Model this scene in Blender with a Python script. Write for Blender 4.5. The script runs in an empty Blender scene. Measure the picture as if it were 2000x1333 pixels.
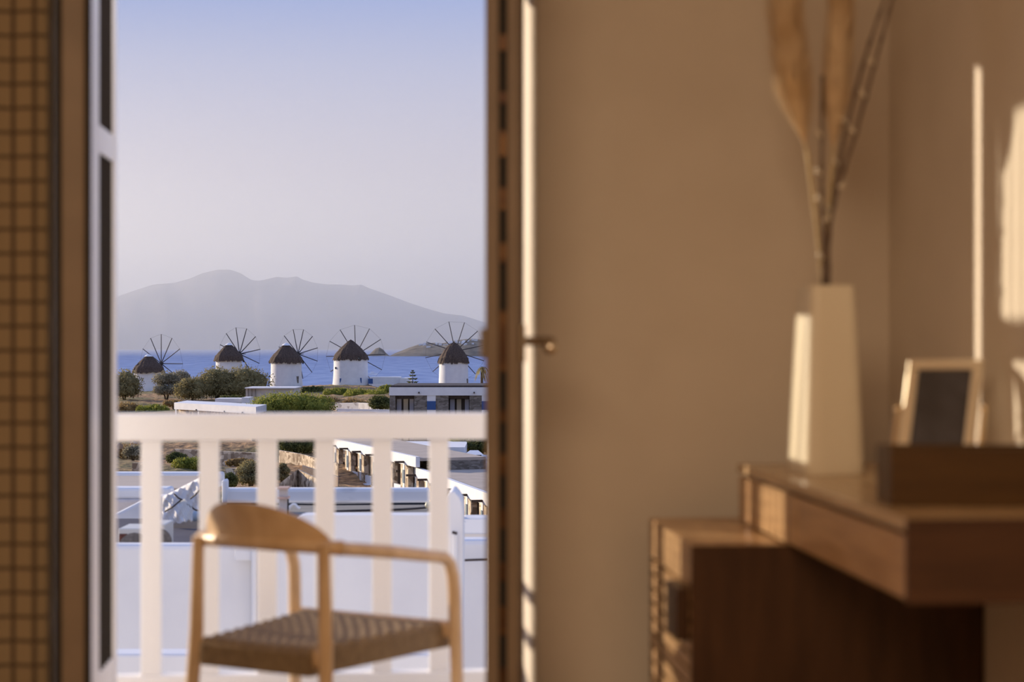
import bpy, math, random
from mathutils import Vector, Matrix
random.seed(11)
C = bpy.context.scene
col = C.collection
R = math.radians
# ------------------------------------------------------------------ camera, sky, sun, exposure
F = 3400.0; HY = 675.0; TH = math.atan(260/3400); CT, ST = math.cos(TH), math.sin(TH); EZ = 1.05
cd = bpy.data.cameras.new('camera'); cam = bpy.data.objects.new('camera', cd); col.objects.link(cam)
cam.location = (0, 0, EZ); cam.rotation_euler = (R(90), 0, -TH)
cd.sensor_width = 36; cd.lens = 36*F/2000; cd.shift_y = (HY-666.5)/2000
C.cycles.volume_bounces = 3
cd.clip_start = 0.05; cd.clip_end = 60000
cd.dof.use_dof = True; cd.dof.focus_distance = 180; cd.dof.aperture_fstop = 2.9
C.camera = cam
C.view_settings.view_transform = 'Standard'; C.view_settings.look = 'None'
C.view_settings.gamma = 1; C.view_settings.exposure = 0.6; C.view_settings.use_curve_mapping = False

w = bpy.data.worlds.new('sky'); C.world = w; w.use_nodes = True
nt = w.node_tree; nt.nodes.clear()
tc = nt.nodes.new('ShaderNodeTexCoord'); sp = nt.nodes.new('ShaderNodeSeparateXYZ')
cr = nt.nodes.new('ShaderNodeValToRGB'); bg = nt.nodes.new('ShaderNodeBackground'); wo = nt.nodes.new('ShaderNodeOutputWorld')
nt.links.new(tc.outputs['Generated'], sp.inputs[0]); nt.links.new(sp.outputs['Z'], cr.inputs[0])
nt.links.new(cr.outputs[0], bg.inputs[0]); nt.links.new(bg.outputs[0], wo.inputs[0]); bg.inputs[1].default_value = 1.0
e = cr.color_ramp.elements
e[0].position = 0.0; e[0].color = (.52, .48, .47, 1)
e[1].position = 1.0; e[1].color = (.18, .26, .52, 1)
for p, c in ((.045, (.47, .44, .45)), (.10, (.37, .355, .42)), (.16, (.31, .33, .455)), (.20, (.255, .30, .475)), (.5, (.23, .30, .53))):
    q = e.new(p); q.color = (*c, 1)

KS = .722; EL = R(12.2)                       # sun: from the left and beyond, low
sd = bpy.data.lights.new('sun', 'SUN'); sun = bpy.data.objects.new('sun', sd); col.objects.link(sun)
sdir = Vector((1, -KS, 0)).normalized()*math.cos(EL) + Vector((0, 0, -math.sin(EL)))
sun.rotation_euler = sdir.to_track_quat('-Z', 'Y').to_euler(); sun.location = (-20, 18, 12)
sd.energy = 3.9; sd.color = (1.0, .83, .62); sd.angle = R(0.7)

ld = bpy.data.lights.new('room_fill_light', 'AREA'); lo = bpy.data.objects.new('room_fill_light', ld); col.objects.link(lo)
ld.shape = 'RECTANGLE'; ld.size = 1.6; ld.size_y = 1.6; ld.energy = 54; ld.color = (1.0, .72, .47)  # added fill light that brightens the room, no fixture stands here
lo.location = (-.7, .1, 2.45); lo.rotation_euler = (R(28), 0, 0)

# ------------------------------------------------------------------ helpers
def W(px, t, z):
    u = (px-1000)/F
    return Vector((t*(u*CT+ST), t*(CT-u*ST), z))
def zpx(py, t): return EZ-(py-HY)/F*t
def P(px, py, t): return W(px, t, zpx(py, t))
def pX(px, X):            # world Y where the view ray of px meets plane X
    return X/math.tan(math.atan((px-1000)/F)+TH)

MATS = {}
def mat(name, c1, c2=None, rough=.6, metal=0., scale=8., bump=0., bscale=None, kind='noise', stretch=(1,1,1), spec=.4, detail=4, lo=.35, hi=.65):
    if name in MATS: return MATS[name]
    m = bpy.data.materials.new(name); m.use_nodes = True; n = m.node_tree; b = n.nodes['Principled BSDF']
    b.inputs['Roughness'].default_value = rough; b.inputs['Metallic'].default_value = metal
    b.inputs['Specular IOR Level'].default_value = spec
    b.inputs['Base Color'].default_value = (*c1, 1)
    t = n.nodes.new('ShaderNodeTexCoord'); mp = n.nodes.new('ShaderNodeMapping'); mp.inputs['Scale'].default_value = stretch
    n.links.new(t.outputs['Object'], mp.inputs[0])
    def tex(sc):
        if kind == 'voronoi':
            x = n.nodes.new('ShaderNodeTexVoronoi'); x.inputs['Scale'].default_value = sc
            n.links.new(mp.outputs[0], x.inputs['Vector'])
            return x.outputs['Color'], x.outputs['Distance']
        x = n.nodes.new('ShaderNodeTexNoise'); x.inputs['Scale'].default_value = sc; x.inputs['Detail'].default_value = detail
        n.links.new(mp.outputs[0], x.inputs['Vector']); return x.outputs['Fac'], x.outputs['Fac']
    if c2 is not None:
        o, _ = tex(scale)
        r = n.nodes.new('ShaderNodeValToRGB'); r.color_ramp.elements[0].position = lo; r.color_ramp.elements[1].position = hi
        r.color_ramp.elements[0].color = (*c1, 1); r.color_ramp.elements[1].color = (*c2, 1)
        n.links.new(o, r.inputs[0]); n.links.new(r.outputs[0], b.inputs['Base Color'])
    if bump:
        _, o = tex(bscale or scale)
        bp = n.nodes.new('ShaderNodeBump'); bp.inputs['Strength'].default_value = bump; bp.inputs['Distance'].default_value = .02
        if kind == 'voronoi': bp.invert = True
        n.links.new(o, bp.inputs['Height']); n.links.new(bp.outputs[0], b.inputs['Normal'])
    MATS[name] = m; return m

class MB:
    def __init__(s): s.v = []; s.f = []
    def quad(s, *p):
        i = len(s.v); s.v += [Vector(q) for q in p]; s.f.append(tuple(range(i, i+len(p))))
    def hexa(s, p):      # 8 points: bottom 4, top 4 (ccw)
        i = len(s.v); s.v += [Vector(q) for q in p]
        for f in ((3,2,1,0),(4,5,6,7),(0,1,5,4),(1,2,6,5),(2,3,7,6),(3,0,4,7)): s.f.append(tuple(i+k for k in f))
    def box(s, x0, x1, y0, y1, z0, z1, M=None):
        p = [Vector(q) for q in ((x0,y0,z0),(x1,y0,z0),(x1,y1,z0),(x0,y1,z0),(x0,y0,z1),(x1,y0,z1),(x1,y1,z1),(x0,y1,z1))]
        if M: p = [M @ q for q in p]
        s.hexa(p)
    def tube(s, pts, rad, n=8, cap=True):
        pts = [Vector(p) for p in pts]
        if not hasattr(rad, '__len__'): rad = [rad]*len(pts)
        base = len(s.v); up = None
        for i, p in enumerate(pts):
            d = (pts[min(i+1, len(pts)-1)]-pts[max(i-1, 0)]).normalized()
            if up is None: up = Vector((0,0,1)) if abs(d.z) < .9 else Vector((1,0,0))
            a = d.cross(up).normalized(); b = a.cross(d); up = b
            rr = rad[i]; ra, rb = rr if hasattr(rr, '__len__') else (rr, rr)
            for k in range(n):
                q = 2*math.pi*k/n; s.v.append(p+a*math.cos(q)*ra+b*math.sin(q)*rb)
        for i in range(len(pts)-1):
            for k in range(n):
                k2 = (k+1) % n
                s.f.append((base+i*n+k, base+i*n+k2, base+(i+1)*n+k2, base+(i+1)*n+k))
        if cap:
            s.f.append(tuple(base+k for k in range(n))[::-1]); e0 = base+(len(pts)-1)*n
            s.f.append(tuple(e0+k for k in range(n)))
    def lathe(s, c, prof, n=24):
        s.tube([Vector(c)+Vector((0,0,z)) for r, z in prof], [max(r, .001) for r, z in prof], n)
    def ball(s, c, r, n=10):
        c = Vector(c); s.tube([c+Vector((0,0,-r*math.cos(math.pi*i/6))) for i in range(7)], [max(.0005, r*math.sin(math.pi*i/6)) for i in range(7)], n)
    def prism(s, poly, z0, z1):
        n = len(poly); i = len(s.v)
        s.v += [Vector((x, y, z0)) for x, y in poly]+[Vector((x, y, z1)) for x, y in poly]
        s.f.append(tuple(i+k for k in range(n))[::-1]); s.f.append(tuple(i+n+k for k in range(n)))
        for k in range(n):
            k2 = (k+1) % n; s.f.append((i+k, i+k2, i+n+k2, i+n+k))
    def grid(s, nx, ny, fn):
        b = len(s.v)
        for j in range(ny+1):
            for i in range(nx+1): s.v.append(Vector(fn(i/nx, j/ny)))
        for j in range(ny):
            for i in range(nx):
                a = b+j*(nx+1)+i; s.f.append((a, a+1, a+nx+2, a+nx+1))
    def build(s, name, m, parent=None, smooth=False, bevel=0, kind=None, label=None):
        o0 = parent_world(parent)
        me = bpy.data.meshes.new(name); me.from_pydata([tuple(q-o0) for q in s.v], [], s.f); me.validate(); 
        me.materials.append(m)
        if smooth:
            for p in me.polygons: p.use_smooth = True
            me.set_sharp_from_angle(angle=R(50))
        o = bpy.data.objects.new(name, me); col.objects.link(o)
        if parent: o.parent = parent
        if bevel:
            bm = o.modifiers.new('bevel', 'BEVEL'); bm.width = bevel; bm.segments = 2; bm.limit_method = 'ANGLE'
        if kind: o['kind'] = kind
        if label: o['label'] = label
        return o
def parent_world(p):
    v = Vector((0,0,0))
    while p: v = v+Vector(p.location); p = p.parent
    return v
def tag(o, label, cat, group=None, kind=None):
    o['label'] = label; o['category'] = cat
    if group: o['group'] = group
    if kind: o['kind'] = kind
    return o
def thing(name, loc, label, cat, group=None):
    o = bpy.data.objects.new(name, None); o.empty_display_size = .1; o.location = loc; col.objects.link(o)
    return tag(o, label, cat, group)
def struct(o): o['kind'] = 'structure'; return o
def copy_tree(o, parent=None):
    c = o.copy(); col.objects.link(c)
    if parent: c.parent = parent
    for ch in list(o.children): copy_tree(ch, c)
    return c
# frame aligned with the lens axis: lateral, depth, up
def FR(a, t, z): return Vector((a*CT+t*ST, t*CT-a*ST, z))
def lat(px, t): return (px-1000)/F*t
def fbox(mb, x0, x1, ytop, ybot, t, dep):      # front face at depth t, thickness dep behind it
    a0, a1, z1, z0 = lat(x0, t), lat(x1, t), zpx(ytop, t), zpx(ybot, t)
    mb.hexa([FR(a0,t,z0),FR(a1,t,z0),FR(a1,t+dep,z0),FR(a0,t+dep,z0),FR(a0,t,z1),FR(a1,t,z1),FR(a1,t+dep,z1),FR(a0,t+dep,z1)])

# materials
plaster = mat('interior_plaster', (.66,.58,.49), (.70,.62,.53), .85, scale=3, bump=.05, bscale=60)
white = mat('white_limewash', (.76,.75,.76), (.82,.81,.81), .85, scale=1.2, bump=.3, bscale=3)
white_b = mat('white_weathered_plaster', (.56,.55,.56), (.82,.81,.81), .9, scale=1.0, bump=.2, bscale=4, lo=.28, hi=.42, stretch=(1,1,2.5))
paintw = mat('white_paint', (.90,.88,.86), None, .4)
taupe = mat('taupe_paint', (.20,.145,.10), (.24,.175,.12), .5, scale=6)
dark = mat('matt_black', (.012,.009,.007), None, .7)
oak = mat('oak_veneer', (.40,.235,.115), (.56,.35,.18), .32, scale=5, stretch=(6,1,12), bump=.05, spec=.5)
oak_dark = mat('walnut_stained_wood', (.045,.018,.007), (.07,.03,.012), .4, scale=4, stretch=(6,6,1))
chairw = mat('oiled_oak', (.64,.43,.24), (.78,.56,.34), .38, scale=7, stretch=(3,3,1))
cord = mat('paper_cord', (.22,.15,.085), (.30,.21,.12), .8, scale=40)
metal = mat('brushed_metal', (.42,.38,.33), None, .25, 1.)
brass = mat('polished_brass', (.90,.74,.50), None, .16, 1.)
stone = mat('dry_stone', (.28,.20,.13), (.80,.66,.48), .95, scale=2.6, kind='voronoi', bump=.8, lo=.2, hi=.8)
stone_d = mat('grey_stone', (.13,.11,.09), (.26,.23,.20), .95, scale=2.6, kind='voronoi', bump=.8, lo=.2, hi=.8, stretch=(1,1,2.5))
roofg = mat('roof_screed', (.44,.36,.29), (.52,.43,.35), .9, scale=.6)
roofb = mat('dark_roof_membrane', (.055,.052,.075), (.085,.08,.105), .8, scale=1.5)
darkw = mat('dark_timber', (.035,.022,.018), (.06,.04,.03), .7, scale=6)
bluep = mat('blue_paint', (.03,.09,.27), None, .5)
opening = mat('shaded_glass', (.02,.022,.03), None, .15)

# ------------------------------------------------------------------ room shell
XR = 1.376; YB = 4.62; YO = 4.94; XJ = .402; XL = -.845; ZC = 2.75; ZD = 2.10
fl = MB(); fl.box(-2.4, XR, -1.6, YO, -.15, 0)
struct(fl.build('floor', mat('wood_floor', (.26,.16,.09), (.34,.22,.13), .4, scale=3, stretch=(8,1,1))))
b = MB(); b.box(-2.4, XR+.2, -1.6, YO, ZC, ZC+.15); struct(b.build('ceiling', plaster))
b = MB(); b.box(XR, XR+.2, -1.6, YO, -.15, ZC); struct(b.build('wall_right', plaster))
b = MB(); b.box(-2.6, -2.4, -1.6, YO, -.15, ZC); struct(b.build('wall_left', plaster))
b = MB(); b.box(-2.6, XR+.2, -1.8, -1.6, -.15, ZC); struct(b.build('wall_rear', plaster))
b = MB()
rr = .035; arc = [(XJ+rr-rr*math.cos(a), YB+rr-rr*math.sin(a)) for a in [R(i*15) for i in range(7)]]
poly = arc+[(XR, YB), (XR, YO), (XJ, YO)]
b.prism(poly, 0, ZC)
b.box(-2.4, XL, YB, YO, 0, ZC); b.box(XL, XJ, YB, YO, ZD, ZC)
wb = struct(b.build('wall_back', plaster, smooth=True))
# facade outside, above, below and to both sides
b = MB(); b.box(-5, XL-.001, YO, YO+.03, -9, 4.5); b.box(XJ+.001, 6, YO, YO+.03, -9, 4.5)
b.box(XL-.001, XJ+.001, YO, YO+.03, ZD, 4.5); b.box(XL-.001, XJ+.001, YO, YO+.03, -9, -.16)
struct(b.build('wall_outside', white))
b = MB(); b.box(XL, XJ, YB+.02, YO+.05, -.02, .012); struct(b.build('trim_1', mat('marble', (.6,.57,.53), (.7,.67,.63), .3)))
b = MB(); b.box(-1.04, 3.2, YO+.03, 6.35, -.42, -.2); struct(b.build('balcony_floor', mat('balcony_screed', (.72,.68,.63), (.78,.74,.69), .8)))
# door frame in the opening
b = MB()
b.box(XJ-.03, XJ, YO-.09, YO-.02, .01, ZD); b.box(XL, XL+.03, YO-.09, YO-.02, .01, ZD); b.box(XL+.03, XJ-.03, YO-.09, YO-.02, ZD-.04, ZD)
struct(b.build('trim_2', taupe))

glass = bpy.data.materials.new('clear_glass'); glass.use_nodes = True
n = glass.node_tree; n.nodes.clear()
o_ = n.nodes.new('ShaderNodeOutputMaterial'); mx = n.nodes.new('ShaderNodeMixShader'); tr = n.nodes.new('ShaderNodeBsdfTransparent')
gl = n.nodes.new('ShaderNodeBsdfGlossy'); fr = n.nodes.new('ShaderNodeFresnel'); gl.inputs['Roughness'].default_value = .02
fr.inputs[0].default_value = 1.3; tr.inputs[0].default_value = (.93,.94,.93,1)
n.links.new(fr.outputs[0], mx.inputs[0]); n.links.new(tr.outputs[0], mx.inputs[1]); n.links.new(gl.outputs[0], mx.inputs[2]); n.links.new(mx.outputs[0], o_.inputs[0])

def leaf(name, pxl, pxr, Yn, Yf, side):
    """glazed door leaf lying along the sight line, so that its lock edge faces the room"""
    s = lambda px: math.tan(math.atan((px-1000)/F)+TH)
    kx = (s(pxl)+s(pxr))/2; th = (s(pxr)-s(pxl))*Yn
    root = bpy.data.objects.new(name, None); root.location = (kx*Yf, Yf, 0); col.objects.link(root); root['kind'] = 'structure'
    d = Vector((kx, 1, 0)).normalized(); nrm = Vector((d.y, -d.x, 0))
    L = (Yf-Yn)/d.y; O = Vector((kx*Yn, Yn, 0))
    M = Matrix(((nrm.x, d.x, 0, O.x), (nrm.y, d.y, 0, O.y), (0, 0, 1, 0), (0, 0, 0, 1)))
    h = th/2; z0, z1 = .025, ZD-.05
    for n_, a0, a1 in (('lock_stile', 0, .20), ('hinge_stile', L-.065, L)):
        q = MB()
        if side > 0: q.box(-h, -h*.18, a0, a1, z0, z1, M); q.box(h*.30, h, a0, a1, z0, z1, M); q.box(-h*.18, h*.30, a0+.012, a1, z0, z1, M)
        else: q.box(-h*.62, h*.64, a0, a1, z0, z1, M)
        q.build(n_, taupe, root, bevel=.004)
    if side > 0:
        q = MB(); q.box(-h*.16, h*.28, .008, .0118, z0+.02, z1-.02, M); q.build('seal_gap_strip', dark, root)
    else:
        for u0, u1 in ((-h, -h*.63), (h*.65, h)):
            q = MB(); q.box(u0, u1, .010, .19, z0, z1, M); q.build('seal_gap_strip', dark, root)  # left-hand strip is black in place of the shaded gap by the curtain
    for (za, zb) in ((z0, z0+.16), (z1-.12, z1)):
        q = MB(); q.box(-h*.9, h*.9, .20, L-.065, za, zb, M); q.build('rail', taupe, root, bevel=.004)
    for zm in (.92, 1.335):
        q = MB(); q.box(-h*.6, h*.6, .20, L-.065, zm-.03, zm+.03, M); q.build('glazing_bar', taupe, root)
    zs = [z0+.16, .89, .95, 1.305, 1.365, z1-.12]
    for i in range(0, 6, 2):
        q = MB(); q.box(-.003, .003, .20, L-.065, zs[i], zs[i+1], M); q.build('pane', glass, root)
    # lock gear in the groove of the edge
    if side > 0: lk = MB(); lk.box(-h*.15, h*.27, .001, .008, .99, 1.13, M); lp = lk.build('lock_plate', mat('aged_brass', (.13,.065,.025), (.05,.02,.01), .4, .6, scale=30), root)
    for i in range(16 if side > 0 else 0):
        zz = .12+i*.125
        if .95 < zz < 1.17: continue
        q = MB(); q.box(-h*.13, h*.25, .002, .008, zz, zz+random.uniform(.02, .07), M); q.build('lock_keep', MATS['aged_brass'], root)
    for zz in (.35, 1.10, 1.85):
        q = MB(); q.box(-h, h*.4, L, L+.012, zz-.05, zz+.05, M); q.build('hinge', metal, root)
    if side > 0:
        hm = mat('satin_metal_handle', (.34,.29,.23), None, .22, 1.)
        za = .985+.07
        q = MB(); q.box(-h-.012, -h, .03, .075, za-.035, za+.035, M); q.build('handle_plate', hm, root, bevel=.003)
        q = MB(); q.box(h, h+.016, .02, .07, za-.045, za+.045, M); hp = q.build('handle_plate', hm, root, bevel=.003)
        # lever: neck out of the plate, grip running back along the leaf with a rounded end
        q = MB(); q.tube([M @ Vector(v) for v in ((h+.015,.045,za+.005),(h+.070,.045,za+.005),(h+.078,.055,za+.004),(h+.080,.14,za+.002))], .011, 12)
        q.build('lever_handle', hm, root, smooth=True)
        q = MB(); q.ball(M @ Vector((h+.076,.043,za-.010)), .018, 14); q.build('handle_glint_ball', mat('glint_metal', (.85,.78,.66), None, .12, 1.), root, smooth=True)  # bright ball added to stand for the glint on the handle
    return root
leaf('door_1', 948, 1013, 4.08, 4.632, 1)
leaf('door_2', 107, 178, 4.12, 4.60, -1)

# ------------------------------------------------------------------ curtain
cm = bpy.data.materials.new('windowpane_check_linen'); cm.use_nodes = True
n = cm.node_tree; bs = n.nodes['Principled BSDF']; bs.inputs['Roughness'].default_value = .9
uv = n.nodes.new('ShaderNodeUVMap'); sx = n.nodes.new('ShaderNodeSeparateXYZ'); n.links.new(uv.outputs[0], sx.inputs[0])
def line(out, per, wd):
    a = n.nodes.new('ShaderNodeMath'); a.operation = 'DIVIDE'; a.inputs[1].default_value = per; n.links.new(out, a.inputs[0])
    f = n.nodes.new('ShaderNodeMath'); f.operation = 'FRACT'; n.links.new(a.outputs[0], f.inputs[0])
    g = n.nodes.new('ShaderNodeMath'); g.operation = 'LESS_THAN'; g.inputs[1].default_value = wd; n.links.new(f.outputs[0], g.inputs[0]); return g.outputs[0]
l1 = line(sx.outputs[0], .0535, .21); l2 = line(sx.outputs[1], .0596, .15)
ad = n.nodes.new('ShaderNodeMath'); ad.operation = 'MAXIMUM'; n.links.new(l1, ad.inputs[0]); n.links.new(l2, ad.inputs[1])
mc = n.nodes.new('ShaderNodeMixRGB'); mc.inputs[1].default_value = (.31,.225,.13,1); mc.inputs[2].default_value = (.09,.058,.033,1)
n.links.new(ad.outputs[0], mc.inputs[0]); n.links.new(mc.outputs[0], bs.inputs['Base Color'])
root = thing('curtain', (-1.15, 4.36, 0), 'brown checked linen curtain hanging in folds left of the balcony door', 'curtain')
q = MB(); x0, x1 = -1.62, -.812; nx = 160; us = []
pts = []; acc = 0; pp = None
for i in range(nx+1):
    x = x0+(x1-x0)*i/nx; amp = .032 if x < -1.12 else .032*max(.22, (-1.02-x)/.10) if x < -1.02 else .007
    y = 4.36+amp*math.sin((x-x0)*2*math.pi/.115)
    if pp: acc += math.hypot(x-pp[0], y-pp[1])
    pts.append((x, y)); us.append(x+.8975+.0056+.0535*20 if x > -1.02 else x+.8975+.0056+.0535*20+0*acc); pp = (x, y)
nz = 10
q.grid(nx, nz, lambda u, v: (pts[round(u*nx)][0], pts[round(u*nx)][1], .02+2.5*v))
cu = q.build('fabric', cm, root, smooth=True)
cu.data.set_sharp_from_angle(angle=R(180)) if hasattr(cu.data, 'set_sharp_from_angle') else None
uvl = cu.data.uv_layers.new(name='UVMap')
for lp_ in cu.data.loops:
    vi = lp_.vertex_index; uvl.data[lp_.index].uv = (us[vi % (nx+1)], 2.5*(vi//(nx+1))/nz)
so = cu.modifiers.new('thickness', 'SOLIDIFY'); so.thickness = .003
q = MB(); q.tube([(-1.75, 4.36, 2.56), (1.2, 4.36, 2.56)], .012, 10)
rod = q.build('curtain_rod', metal, smooth=True); tag(rod, 'slim metal curtain rod above the balcony door', 'curtain rod')

# ------------------------------------------------------------------ outward-opened shutter at the left jamb
XS = -.803; ya = pX(178, XS); yb = pX(229, XS)
root = thing('balcony_shutter', (XS, (ya+yb)/2, -.02), 'white framed shutter with added dark fins opened outward at the left door jamb', 'shutter')
for y0, y1 in ((ya, ya+.145), (yb-.055, yb)):
    q = MB(); q.box(XS-.038, XS, y0, y1, -.02, 2.22); q.build('stile', paintw, root, bevel=.003)
zm = EZ+(HY-283)/F*5.2
for za, zb in ((-.02, .10), (zm-.040, zm+.040), (2.15, 2.22)):
    q = MB(); q.box(XS-.036, XS-.002, ya+.145, yb-.055, za, zb); q.build('rail', paintw, root, bevel=.003)
pm = mat('added_dark_fins', (.020,.014,.010), None, .6, spec=.2)  # made-up fins: dark along the view, open to the sun
for za, zb in ((.10, zm-.040), (zm+.040, 2.15)):
    y = ya+.155
    while y < yb-.06:
        q = MB(); q.box(XS-.014, XS-.002, y, y+.004, za, zb); q.build('added_fin', pm, root); y += .060

# ------------------------------------------------------------------ railing
YR = 6.03
root = thing('balcony_railing', (0, YR, -.2), 'white timber balcony railing of square balusters under a broad top rail', 'railing')
zt = zpx(806, 6.04); zb_ = zpx(858, 6.04)
q = MB(); q.box(-.97, 2.9, YR-.035, YR+.035, zb_, zt); q.build('top_rail', paintw, root, bevel=.006)
zl = zpx(1309, 6.04)
q = MB(); q.box(-.97, 2.9, YR-.03, YR+.03, zl-.075, zl); q.build('bottom_rail', paintw, root, bevel=.006)
xa = W(303, 6.05, 0).x; dx = (W(857, 6.05, 0).x-xa)/5
q = MB(); q.box(-.0335, .0335, YR-.02, YR+.02, zl, zb_)
first = None
for k in range(-1, 18):
    if first is None:
        first = q.build('baluster', paintw, root, bevel=.003); first.location.x = xa+k*dx; 
    else:
        c = first.copy(); c.location.x = xa+k*dx; col.objects.link(c)
# first was built relative to the railing root, so x offsets are from the root at x = 0
q = MB()
for xx in (): q.box(xx-.04, xx+.04, YR-.04, YR+.04, -.2, zt)
for xx in (-1.0, 2.93):
    g = MB(); g.box(xx-.04, xx+.04, YR-.04, YR+.04, -.2, zt+.04); g.build('end_post', paintw, root, bevel=.004)

# ------------------------------------------------------------------ armchair
def chair():
    NL = W(636, 4.66, 0)                       # near rear leg
    ang = math.atan2(-.2, .35)-TH              # direction along the back, left leg to near leg
    ax = Vector((math.cos(ang), math.sin(ang), 0)); ay = Vector((-ax.y, ax.x, 0))
    O = NL-ax*.222                             # centre of the back at floor
    def L(x, y, z): p = O+ax*x+ay*y; return Vector((p.x, p.y, z-.2))
    root = thing('armchair', L(0, .27, 0), 'light oak armchair with woven cord seat standing on the balcony', 'chair')
    M = chairw
    for s in (-1, 1):
        q = MB(); q.tube([L(s*.250, -.035, 0), L(s*.232, -.012, .25), L(s*.222, 0, .45), L(s*.215, 0, .715)], [.0145, .020, .0205, .0165], 14)
        q.build('leg', M, root, smooth=True)
    # front legs run up, bend over and become the arms (one bent piece each)
    for s in (-1, 1):
        q = MB(); pts = [(s*.300,.565,0),(s*.295,.556,.22),(s*.292,.550,.40),(s*.290,.546,.53),(s*.289,.541,.575),(s*.288,.526,.612),(s*.286,.500,.632),
                         (s*.284,.455,.640),(s*.279,.36,.655),(s*.268,.24,.675),(s*.250,.11,.693),(s*.232,.03,.703)]
        rd = [.0145,.019,.0205,.020,.0195,.019,.018,(.018,.0165),(.019,.016),(.020,.016),(.019,.017),(.0185,.018)]
        q.tube([L(*p) for p in pts], rd, 14); q.build('arm', M, root, smooth=True)
    # crest: bent bar across the back and the broad shaped backrest on it
    q = MB(); N = 24
    bar = []
    for i in range(N+1):
        u = -1+2*i/N; x = .236*u; y = .045-.085*(1-u*u); z = .703+.012*(1-u*u); bar.append(L(x, y, z))
    q.tube(bar, [(.021, .020)]*(N+1), 14); q.ball(bar[0], .024, 14); q.ball(bar[-1], .022, 14); q.build('crest_rail', M, root, smooth=True)
    q = MB()
    def bk(u, v, side):
        # u -1..1 across, v 0..1 up: outline is a half lens
        h = .113*(max(0, 1-abs(u)**2.3))**.62+.002
        x = .222*u; y0 = .045-.085*(1-u*u)
        z = .700+.012*(1-u*u)+h*v
        thick = .014*math.sqrt(max(.02, 1-(v*.98)**4))*(1-.55*abs(u)**4)
        y = y0-.045*v*v*(1-u*u)-.002 + side*thick
        return L(x, y, z)
    NU, NV = 32, 8
    q.grid(NU, NV, lambda a, c: bk(-1+2*a, c, -1)); q.grid(NU, NV, lambda a, c: bk(1-2*a, c, 1))
    n1 = (NU+1)*(NV+1)
    for i in range(NU):
        a = NV*(NU+1)+i; c2 = n1+NV*(NU+1)+(NU-i)
        q.f.append((a, a+1, c2-1, c2))
    q.build('backrest', M, root, smooth=True)
    # seat rails and woven seat
    def rail(p0, p1, name='seat_rail'):
        q = MB(); q.tube([L(*p0), L(*p1)], [(.013, .026)]*2, 12); return q.build(name, M, root, smooth=True)
    rail((-.222, .0, .405), (.222, .0, .405)); rail((-.29, .548, .415), (.29, .548, .415))
    for s in (-1, 1): rail((s*.165, .01, .403), (s*.228, .54, .403))
    q = MB(); n_ = 46
    def top(a, c):
        hw = .188+(.262-.188)*c; x = (-1+2*a)*hw; y = -.026+.600*c
        sag = .017*(1-(2*a-1)**2)*(1-(2*c-1)**2)
        i, j = round(a*n_), round(c*n_)
        w_ = .0035 if ((i+j)//2) % 2 else -.0015
        ed = min(a, 1-a, c, 1-c)
        if ed < .02: return L(x, y, .432-.012)
        return L(x, y, .436-sag+w_)
    q.grid(n_, n_, top)
    for (fa, fb) in ((lambda a: (a, 0), 0), (lambda a: (1, a), 1), (lambda a: (1-a, 1), 2), (lambda a: (0, 1-a), 3)):
        def side(a, v, fa=fa):
            aa, cc = fa(a); p = top(aa, cc); rip = .0015*math.sin(a*2*math.pi*40)
            return p+Vector((0,0,-.058*v))+ay*rip
        q.grid(160, 1, side)
    bt = [L(-.186, -.024, .363), L(.186, -.024, .363), L(.26, .572, .363), L(-.26, .572, .363)]
    q.quad(bt[3], bt[2], bt[1], bt[0])
    q.build('woven_seat', cord, root)
    for y_ in (.0, .548):
        pass
    return root
chair()

# ------------------------------------------------------------------ cabinet
ZT = .60
cx = .7015; cy0 = 3.88; cy1 = 4.49
root = thing('slatted_cabinet', ((cx+XR)/2, (cy0+cy1)/2, 0), 'low oak cabinet with slatted front standing under the desk end', 'cabinet')
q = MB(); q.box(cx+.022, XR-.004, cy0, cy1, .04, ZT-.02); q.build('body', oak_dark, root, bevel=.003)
q = MB(); q.box(cx-.001, XR-.004, cy0-.014, cy0-.0005, .04, ZT-.001); q.build('side_panel', oak_dark, root)
q = MB(); q.box(cx, XR-.004, cy0, cy1+.002, ZT-.02, ZT); q.build('top_panel', oak, root, bevel=.002)
q = MB(); q.box(cx, cx+.022, cy0, cy1, ZT-.095, ZT-.021); q.build('fascia', oak, root, bevel=.002)
q = MB(); q.box(cx+.03, XR-.03, cy0+.03, cy1-.03, 0, .04); q.build('plinth', oak_dark, root)
ym = 4.30
for (y0, y1) in ((cy0, ym-.006), (ym+.006, cy1)):
    fr_ = MB(); fr_.box(cx+.001, cx+.010, y0, y0+.014, .05, ZT-.10); fr_.box(cx+.001, cx+.010, y1-.014, y1, .05, ZT-.10); fr_.box(cx+.014, cx+.0215, y0, y1, .05, ZT-.10)
    dr = fr_.build('door', oak_dark, root)
    z = .055
    while z < ZT-.13:
        s_ = MB(); s_.hexa([(cx+.000, y0+.015, z), (cx+.000, y1-.015, z), (cx+.013, y1-.015, z+.006), (cx+.013, y0+.015, z+.006),
                            (cx+.000, y0+.015, z+.028), (cx+.000, y1-.015, z+.028), (cx+.013, y1-.015, z+.030), (cx+.013, y0+.015, z+.030)])
        s_.build('slat', oak, dr); z += .0375
q = MB(); q.box(cx-.03, cx-.001, cy0+.02, cy0+.17, .38, .50); q.build('dark_front_block', oak_dark, root, bevel=.003)  # dark wooden block at the near end of the slatted front

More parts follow.
